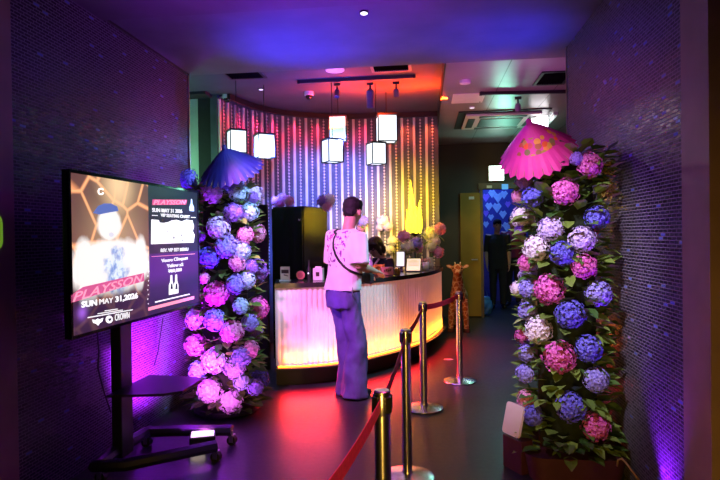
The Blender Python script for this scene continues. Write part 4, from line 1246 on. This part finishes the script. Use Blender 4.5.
for sx in (-1, 1):
    MB().tube([sc_((sx*.035, -.17, 1.0)), sc_((sx*.04, -.165, 1.045))], .011*s, 8, True, True).build('horn', 'cream', t, True)
    MB().ell(sc_((sx*.062, -.255, .965)), .014*s).build('eye', 'eye', t, True)
    MB().ell(sc_((sx*.125, -.188, .985)), (.035*s, .008*s, .017*s), Matrix.Rotation(R(-22*sx), 3, 'Y')).build('inner_ear', 'cream', t, True)
    for y in (-.10, .28):
        MB().lathe([(.05*s, 0), (.054*s, .01*s), (.052*s, .05*s), (.04*s, .055*s)], sc_((sx*(.115 if y < 0 else .10), y, 0)), 16).build('hoof', 'hoofm', t, 'auto')

# ------------------------------------------------------------------ people
def fingers(mb, w, d, nrm, curl, side, k=1.):
    """palm + five fingers; d = hand direction, nrm = back-of-hand normal, side = +1 right hand"""
    d = d.normalized(); nrm = (nrm - d*nrm.dot(d)).normalized(); lat = d.cross(nrm)*side      # lat points to the thumb side
    rot = Matrix((lat, d, nrm)).transposed()
    mb.ell(w+d*.045*k, (.040*k, .055*k, .017*k), rot, 14, 10)
    mb.tube([w-d*.03*k, w+d*.02*k], [.027*k, .026*k], 12, True, True)
    for i, (o, L) in enumerate(((.029, .072), (.010, .080), (-.010, .074), (-.028, .058))):
        p = w+d*.078*k+lat*o*k; pts = [w+d*.05*k+lat*o*.8*k, p]; dr = d.copy()
        for j, f in enumerate((.42, .32, .26)):
            dr = (dr*math.cos(R(curl*(j+1)*.6))-nrm*math.sin(R(curl*(j+1)*.6))).normalized()
            p = p+dr*L*f*k; pts.append(p)
        mb.tube(pts, [.0095*k, .0095*k, .009*k, .0085*k, .0075*k], 8, True, True)
    b = w+d*.02*k+lat*.03*k; d1 = (d*.55+lat*.8-nrm*.3).normalized(); d2 = (d*.95+lat*.25-nrm*.35).normalized()
    mb.tube([w+d*.015*k+lat*.012*k, b, b+d1*.032*k, b+d1*.032*k+d2*.03*k], [.014*k, .0125*k, .0105*k, .0085*k], 8, True, True)

def person(loc, rz, H, lab, hips, head_c, head_rot, arms, legs, skin, hair, top, bottom, shoes='black', topstyle='tee', vox=.009, hairstyle='short', trouser='wide', group=None):
    """local frame: faces +y, right side +x, metres for a 1.75 m figure scaled to H"""
    k = H/1.75
    t = thing('person', loc, lab, 'person', rz, group); t.scale = (k, k, k)
    hp = Vector(hips)                         # pelvis centre
    nb = Vector(head_c)+head_rot @ Vector((0, -.03, -.16))
    sh = {s: None for s in (-1, 1)}
    chest = hp.lerp(nb, .62); 
    mb = MB()
    mb.rings([(hp.x, hp.y, hp.z-.10, .13, .09), (hp.x, hp.y, hp.z, .155, .105), (hp.lerp(nb,.3).x, hp.lerp(nb,.3).y, hp.lerp(nb,.3).z, .14, .095), (chest.x, chest.y, chest.z, .165, .11), (nb.x, nb.y-.01, nb.z-.09, .14, .085), (nb.x, nb.y, nb.z-.02, .06, .055)], 20)
    hc = Vector(head_c)
    mb.tube([nb+Vector((0,-.005,-.06)), nb+Vector((0,0,.0)), hc+head_rot @ Vector((0,-.015,-.06))], [.062, .056, .056], 14)
    H_ = lambda v: hc+head_rot @ Vector(v)
    mb.ell(H_((0,-.008,.02)), (.076,.097,.098), head_rot); mb.ell(H_((0,.025,-.045)), (.058,.066,.072), head_rot); mb.ell(H_((0,.062,-.092)), (.026,.024,.022), head_rot)
    mb.tube([H_((0,.082,.005)), H_((0,.106,-.028))], [.010,.0145], 8, True, True)
    for s in (-1, 1):
        mb.ell(H_((s*.078,-.008,-.012)), (.012,.02,.033), head_rot); mb.ell(H_((s*.036,.075,.022)), (.024,.014,.009), head_rot)
        mb.ell(H_((s*.038,.062,-.025)), (.022,.018,.02), head_rot)
    for s in (-1, 1):
        S, E, Wr, nrm, curl = [Vector(v) if isinstance(v, (tuple, list)) else v for v in arms[s]]
        mb.tube([nb+Vector((s*.06,0,-.07)), S, S.lerp(E,.5), E], [.05,.058,.048,.040], 12, True, True)
        mb.tube([E, E.lerp(Wr,.3), Wr], [.040,.042,.028], 12, True, True)
        fingers(mb, Wr+(Wr-E).normalized()*.02, (Wr-E), nrm, curl, s)
        hipj, kn, an = [Vector(v) for v in legs[s]]
        mb.tube([hipj, hipj.lerp(kn,.5), kn], [.085,.072,.056], 12, True, True)
        mb.tube([kn, kn.lerp(an,.3), an], [.054,.056,.038], 12, True, True)
        mb.tube([an+Vector((0,-.01,-.02)), an+Vector((s*.01,.09,-.045))], [.04,.034], 10, True, True)
    body = link('body', remesh(mb, vox, 5), skin, t, True)
    # face
    for s in (-1, 1):
        MB().ell(H_((s*.034,.079,.004)), (.014,.009,.0075), head_rot, 10, 8).build('eye', 'eye', t, True)
        MB().tube([H_((s*.017,.092,.026)), H_((s*.036,.091,.031)), H_((s*.055,.078,.025))], [.003,.0042,.0025], 6).build('eyebrow', hair, t)
    MB().ell(H_((0,.089,-.062)), (.023,.007,.007), head_rot, 10, 8).build('lips', 'lips', t, True)
    # hair
    hb = MB()
    if hairstyle == 'short':
        hb.ell(H_((0,-.016,.045)), (.083,.102,.088), head_rot, 20, 14); hb.ell(H_((0,.03,.085)), (.07,.07,.045), head_rot); hb.ell(H_((0,-.055,-.005)), (.068,.052,.068), head_rot)
    else:
        hb.ell(H_((0,-.016,.04)), (.092,.112,.098), head_rot, 20, 14); hb.ell(H_((0,-.06,-.04)), (.088,.065,.11), head_rot); hb.ell(H_((0,.055,.085)), (.08,.055,.04), head_rot)
        for s in (-1, 1): hb.tube([H_((s*.075,.03,.06)), H_((s*.088,.03,-.01)), H_((s*.082,.025,-.09))], [.03,.03,.018], 8, True, True)
    hm = remesh(hb, .008, 2); wrinkle(hm, .007, 55, 55, 3); link('hair', hm, hair, t, True)
    # top
    tb = MB(); lo = hp.lerp(nb, .06)
    wd = 1.04 if topstyle == 'tee' else 1.06
    def ring(u, rx, ry, dz=0): 
        c = hp.lerp(nb, u); return (c.x, c.y, c.z+dz, rx, ry)
    hem = -.03 if topstyle == 'tee' else .02
    tb.rings([ring(hem, .178*wd, .128*wd), ring(.15, .170*wd, .122*wd), ring(.4, .165*wd, .118*wd), ring(.65, .178*wd, .125*wd), ring(.80, .165*wd, .112*wd), ring(.90, .115*wd, .085*wd), ring(.97, .072, .066)], 28, 2.3)
    for s in (-1, 1):
        S, E, Wr = [Vector(v) for v in arms[s][:3]]
        q = S.lerp(E, .96) if topstyle == 'tee' else E
        r_ = (.07, .080, .088) if topstyle == 'tee' else (.066, .064, .054)
        tb.tube([nb+Vector((s*.07,0,-.075)), S, q], list(r_), 14, True, topstyle != 'tee')
        if topstyle == 'long': tb.tube([E, Wr.lerp(E, .12)], [.055, .04], 12, True, True)
    tm = remesh(tb, .011, 4); wrinkle(tm, .010 if topstyle == 'tee' else .006, 9, 5, 1); wrinkle(tm, .004, 26, 14, 5)
    link({'tee':'tshirt','long':'jacket','short':'shirt'}[topstyle], tm, top, t, True)
    # trousers
    pb = MB()
    pb.rings([(hp.x, hp.y, hp.z-.17, .165, .115), (hp.x, hp.y, hp.z-.05, .172, .122), (hp.x, hp.y, hp.z+.06, .160, .115), (hp.x, hp.y, hp.z+.09, .157, .112)], 24, 2.3)
    for s in (-1, 1):
        hipj, kn, an = [Vector(v) for v in legs[s]]
        R3 = (.096,.088,.088,.104,.128) if trouser == 'wide' else (.098,.085,.072,.065,.060)
        hemz = an+Vector((0,.015,-.075 if trouser == 'wide' else -.02))
        pb.tube([hipj+Vector((0,0,.02)), hipj.lerp(kn,.5), kn, kn.lerp(hemz,.6), hemz], list(R3), 16, True, False)
    pm = remesh(pb, .012, 4); wrinkle(pm, .016 if trouser == 'wide' else .006, 10, 6, 8); wrinkle(pm, .007, 30, 12, 2)
    link('jeans' if trouser == 'wide' else 'trousers', pm, bottom, t, True)
    for s in (-1, 1):
        an = Vector(legs[s][2]); b_ = MB()
        b_.tube([an+Vector((0,-.05,-.045)), an+Vector((s*.008,.06,-.05)), an+Vector((s*.015,.155,-.058))], [.045,.046,.036], 12, True, True)
        for v in b_.v: v.z = max(v.z, an.z-.088)
        link('shoe', remesh(b_, .008, 2), shoes, t, True)
    return t
def eul(x, y, z): return (Matrix.Rotation(R(z), 3, 'Z') @ Matrix.Rotation(R(x), 3, 'X') @ Matrix.Rotation(R(y), 3, 'Y'))

# customer at the counter
mp = PZ(345.5, 399, 0) + Vector((-.01, .10, 0))
arms = {-1: ((-.175,.02,1.405), (-.215,.03,1.15), (-.10,.25,1.07), (0,0,1), 14), 1: ((.175,.02,1.405), (.21,.0,1.15), (.13,.23,1.09), (0,0,1), 16)}
legs = {-1: ((-.075,-.01,.90), (-.035,.05,.49), (-.025,.05,.088)), 1: ((.08,-.01,.90), (.105,.045,.49), (.10,.0,.088))}
man = person(mp, R(-44), 1.80, 'standing person seen from behind in white printed T-shirt and wide faded jeans', (0,-.02,.95), (.01,.095,1.615), eul(-18, 0, 24), arms, legs, 'skin1', 'hairblk', 'tee', 'denim', 'black', 'tee', .0075, 'short', 'wide')
st = [(-.10,.06,1.49), (-.08,-.05,1.48), (-.02,-.15,1.37), (.03,-.16,1.28), (.09,-.15,1.20), (.17,-.09,1.12), (.20,.0,1.08), (.17,.12,1.06)]
from mathutils.bvhtree import BVHTree
tee = [c for c in man.children if c.name.startswith('tshirt')][0].data
bv = BVHTree.FromPolygons([v.co.copy() for v in tee.vertices], [tuple(p.vertices) for p in tee.polygons])
vs, fs = [], []; ctr_ = [bv.find_nearest(p) for p in spline([Vector(p) for p in st], 6)]
ctr_ = [(c[0], c[1]) for c in ctr_]
for i, (c, n_) in enumerate(ctr_):
    d_ = (ctr_[min(i+1, len(ctr_)-1)][0]-ctr_[max(i-1, 0)][0]).normalized(); l_ = d_.cross(n_).normalized()
    for o_ in (-.010, .010): vs.append(c+l_*o_+n_*.006)
for i in range(len(vs)//2-1): fs.append((2*i, 2*i+1, 2*i+3, 2*i+2))
o = MB().add(vs, fs).build('bag_strap', 'black', man); md = o.modifiers.new('thickness', 'SOLIDIFY'); md.thickness = .006; md.offset = 0
me = remesh(MB().box((.13, .16, 1.03), (.13, .05, .10), None, .02), .01, 3); link('shoulder_bag', me, 'blackcloth', man, True)
# chain at the right hip
MB().tube([(.175,-.05,.98), (.2,-.07,.90), (.19,-.03,.86)], .004, 6).build('wallet_chain', 'steel', man)

# receptionist, seated on a stool behind the counter, head bowed
rp = P(380, 250, 7.15); rp.z = 0
arms = {-1: ((-.17,.03,1.14), (-.21,.06,.90), (-.07,.28,.80), (0,0,1), 14), 1: ((.17,.03,1.14), (.21,.06,.90), (.07,.28,.80), (0,0,1), 14)}
legs = {-1: ((-.09,0,.64), (-.11,.40,.60), (-.11,.36,.17)), 1: ((.09,0,.64), (.11,.40,.60), (.11,.36,.17))}
rec = person(rp, R(147), 1.72, 'dark-haired person in black jacket seated behind the counter with head bowed', (0,0,.68), (0,.10,1.315), eul(-30, 0, -10), arms, legs, 'skin2', 'hairbrn', 'blackcloth', 'darktrouser', 'black', 'long', .0085, 'bob', 'slim')
MB().tube([(-.06,.10,1.17), (-.03,.145,1.10), (0,.15,1.05)], .014, 8).tube([(.06,.10,1.17), (.03,.145,1.10), (0,.15,1.05)], .014, 8).build('white_collar', 'whitecloth', rec)
t = thing('stool', rp, 'black round stool under the seated receptionist', 'stool')
MB().lathe([(.15, .49), (.17, .50), (.17, .53), (.14, .54)], n=28).build('seat', 'blackcloth', t, 'auto')
MB().lathe([(.025, .03), (.025, .49)], n=14).build('column', 'steel', t, 'auto'); MB().lathe([(.2, 0), (.2, .015), (.03, .04)], n=28).build('base', 'steel', t, 'auto')
MB().lathe([(.17, .16), (.18, .165), (.17, .175)], n=28).build('footrest', 'steel', t, 'auto')
# two people beyond the back doorway
arms = {s: ((s*.185,0,1.42), (s*.225,-.02,1.13), (s*.215,.06,.88), (s*1,0,0), 12) for s in (-1, 1)}
legs = {s: ((s*.085,0,.90), (s*.095,.01,.49), (s*.10,-.02,.088)) for s in (-1, 1)}
q = P(497.5, 240, 10.9); q.z = 0
person(q, R(178), 1.72, 'person in black shirt standing in the back doorway, left of the red-sleeved one', (0,0,.93), (0,.02,1.625), eul(-6, 0, 10), arms, legs, 'skin1', 'hairblk', 'blackcloth', 'darktrouser', 'black', 'short', .010, 'short', 'slim')
q = P(513, 240, 11.2); q.z = 0
person(q, R(165), 1.78, 'person in maroon long-sleeved top beyond the back doorway, half hidden by the flower column', (0,0,.93), (0,.02,1.625), eul(-6, 0, 0), arms, legs, 'skin1', 'hairblk', 'redcloth', 'darktrouser', 'black', 'long', .010, 'short', 'slim')
# blue bag on the floor by the doorway
q = PZ(487, 318, 0)+Vector((0.0, .3, 0)); M['bluebag'] = mat('blue_plastic_bag', (.05,.2,.7), .3)
t = thing('bag', q, 'small shiny blue bag on the floor just inside the back doorway', 'bag')
me = remesh(MB().ell((0,0,.16), (.13,.09,.16)).ell((0,0,.30), (.09,.05,.05)), .012, 2); wrinkle(me, .025, 12, 12, 4)
for v in me.vertices: v.co.z = max(v.co.z, 0.0)
link('body', me, 'bluebag', t, True)
MB().tube([(-.05,0,.32), (-.03,0,.42), (.03,0,.42), (.05,0,.32)], .006, 6).build('handle', 'bluebag', t)

# ------------------------------------------------------------------ light
w = bpy.data.worlds.new('night'); SC.world = w; w.use_nodes = True
w.node_tree.nodes['Background'].inputs[0].default_value = (.35,.2,.5,1); w.node_tree.nodes['Background'].inputs[1].default_value = .006
# blue washes on the passage ceiling
light('SPOT', (-1.2, 4.6, 1.9), 190, (.02,.03,1.), (-.9, 4.35, 2.95), .1, spot=84, blend=1)
light('SPOT', (.75, 4.4, 2.0), 80, (.02,.02,1.), (.55, 4.4, 2.95), .1, spot=84, blend=1)
# purple wash on the nearer ceiling strip
light('SPOT', (-.5, 2.3, 1.9), 230, (.36,.0,1.), (-.55, 2.95, 2.95), .15, spot=110, blend=1)
# pink-white key on customer and counter
light('SPOT', (-1.35, 2.9, 2.85), 560, (.98,.23,.92), (-.65, 5.3, .75), .06, spot=38, blend=.4)
light('SPOT', (.65, 4.6, 2.85), 230, (.40,.80,1.), (-.4, 5.3, .9), .06, spot=34, blend=.6)
# magenta / violet floor lamp under the stand
fq = PZ(203, 450, 0)
light('SPOT', (fq.x, fq.y, .14), 70, (.95,.16,1.), (lc.x+.05, lc.y-.1, .35), .05, spot=62, blend=.9)
light('SPOT', (fq.x-.05, fq.y, .15), 700, (.42,.02,1.), (XL, 4.15, .75), .05, spot=90, blend=.9)
light('SPOT', (-1.2, 3.6, 1.9), 110, (.30,.02,1.), (-1.1, 3.6, 0), .06, spot=46, blend=1)  # unseen overhead spot, separate from the lamp, tinting the floor violet
# violet strip lamp by the right jamb
light('SPOT', (XR-.05, Y0R+.19, .05), 130, (.26,.01,1.), (XR+.02, Y0R+.24, 1.5), .03, spot=70, blend=1)
# violet wall washes
light('SPOT', (-.4, 3.3, 2.8), 48, (.30,.0,1.), (XR, 3.8, 1.5), .1, spot=90, blend=1)
light('SPOT', (-.2, 3.2, 2.8), 15, (.22,.01,1.), (XL, 3.7, 1.9), .1, spot=90, blend=1)
# soft light on the flower columns
light('SPOT', (-.1, 1.9, 2.6), 270, (.86,.74,1.), (rc.x-.02, rc.y, 1.1), .12, spot=38, blend=.7)
light('SPOT', (.0, 1.9, 2.3), 40, (1.,.45,.9), tuple(P(533, 150, 3.2)), .05, spot=13, blend=.6)
light('SPOT', (-.1, 3.2, 2.85), 400, (.48,.68,1.), (lc.x, lc.y, 1.35), .08, spot=38, blend=.6)
light('SPOT', (.3, 6.0, 2.8), 40, (1.,.8,.95), (rc.x-.25, rc.y, 1.4), .05, spot=40, blend=.6)
# warm light behind the photographer
light('AREA', (-.12, -.35, .75), 7, (1.,.55,.08), (.1, 2.4, .6), .16, 1.3, spread=70)
# slat wall: red cove at the top, blue wash, warm end
for i in range(11):
    t_ = WC.L*(.03+.94*i/10); p = WC.at(t_)+WC.nor(t_)*.12
    c = (1.,.02,.10) if i < 8 else (1.,.10,.03)
    light('SPOT', (p.x, p.y, 3.09), 26, c, tuple(WC.at(t_)+WC.nor(t_)*.02+Vector((0,0,2.3))), .05, spot=80, blend=1)
light('SPOT', (-1.7, 5.9, 2.45), 1000, (.09,.17,1.), tuple(WC.at(WC.L*.25)+Vector((0,0,1.9))), .1, spot=74, blend=.9)
light('SPOT', (-.9, 6.1, 2.5), 620, (.17,.22,1.), tuple(WC.at(WC.L*.55)+Vector((0,0,1.95))), .1, spot=64, blend=.9)
fl_ = on_top(413, 6.9)
light('SPOT', (fl_.x-.05, fl_.y, 1.95), 105, (1.,.60,.02), tuple(WC.at(WC.L*.86)+Vector((0,0,1.75))), .08, spot=95, blend=1)
light('SPOT', (fl_.x-.6, fl_.y-.1, 1.6), 60, (1.,.58,.25), tuple(WC.at(WC.L*.70)+Vector((0,0,1.5))), .08, spot=85, blend=1)
# orange light on the ceiling at the right end
light('AREA', (XSTEP-.06, 6.5, 2.97), 100, (1.,.045,.003), (XSTEP-.11, 6.5, 3.2), .06, 2.6)
# pink light picking out the round speaker
sp_ = PZ(335, 69.5, ZC)
light('SPOT', (sp_.x, sp_.y-.3, 2.2), 26, (1.,.25,.75), tuple(sp_), .04, spot=24, blend=.6)
# the counter's LED line: orange up the flutes, red out over the floor
NL = 12
for i in range(NL):
    t_ = CC.L*(.02+.93*(i+.5)/NL); p = CC.at(t_); n_ = CC.nor(t_); tg = CC.tan(t_)
    for off_, z_, e_, col_, aim, sy in ((.058, .203, 1.7, (1.,.22,.01), p+n_*.0+Vector((0,0,.42)), .014), (.02, .178, 4.5, (1.,.012,.02), p+n_*.75+Vector((0,0,-.12)), .03)):
        L_ = light('AREA', tuple(p+n_*off_+Vector((0,0,z_))), e_, col_, None, CC.L/NL*.95, sy, spread=100 if sy < .02 else 120)
        dv = (aim-(p+n_*off_+Vector((0,0,z_)))).normalized(); z__ = -dv; x__ = (tg-z__*tg.dot(z__)).normalized(); y__ = z__.cross(x__)
        L_.rotation_euler = Matrix((x__, y__, z__)).transposed().to_euler()
# violet side light on the customer, pink on the near belt
light('SPOT', (-1.2, 4.35, 1.1), 36, (.28,.02,1.), tuple(mp+Vector((0,0,.55))), .05, spot=60, blend=.7)
light('SPOT', (.2, 2.4, 2.85), 120, (1.,.08,.35), (-.14, 1.75, .84), .05, spot=34, blend=.8)
light('SPOT', (.1, 7.2, 2.6), 60, (1.,.55,.3), tuple(G+Vector((0,0,.6))), .05, spot=34, blend=.6)
# lobby: cool green from the exit sign side, pink from the entrance
light('AREA', (1.6, 8.8, 2.7), 10, (.25,1.,.75), (1.2, 8.4, 0), .5)
light('SPOT', (1.3, 9.2, 2.3), 26, (.30,1.,.72), (1.0, 8.4, 3.0), .1, spot=120, blend=1)
light('SPOT', (.75, 5.0, 1.9), 34, (.95,.16,1.), (.75, 5.7, 3.0), .1, spot=110, blend=1)
light('POINT', (-3.0, 5.9, 2.2), 14, (.30,1.,.55), None, .1)
light('SPOT', (-.9, 5.6, 2.2), 70, (.02,.04,1.), (-1.3, 6.0, 3.15), .1, spot=110, blend=1)
light('SPOT', (.1, 6.2, 2.7), 22, (1.,.75,.8), tuple(on_top(424, 7.2)+Vector((0,0,.2))), .05, spot=26, blend=.6)
light('SPOT', (-.4, 8.3, 2.7), 30, (1.,.7,.25), ((xa+xb)/2, YB, 1.0), .05, spot=36, blend=.6)
light('AREA', (1.2, 11.4, 2.9), 24, (.12,.25,1.), (1.2, 12.0, 0), .6)
vs = SC.view_settings
vs.view_transform = 'Standard'; vs.look = 'None'; vs.exposure = 0.0; vs.gamma = 1.0; vs.use_curve_mapping = False
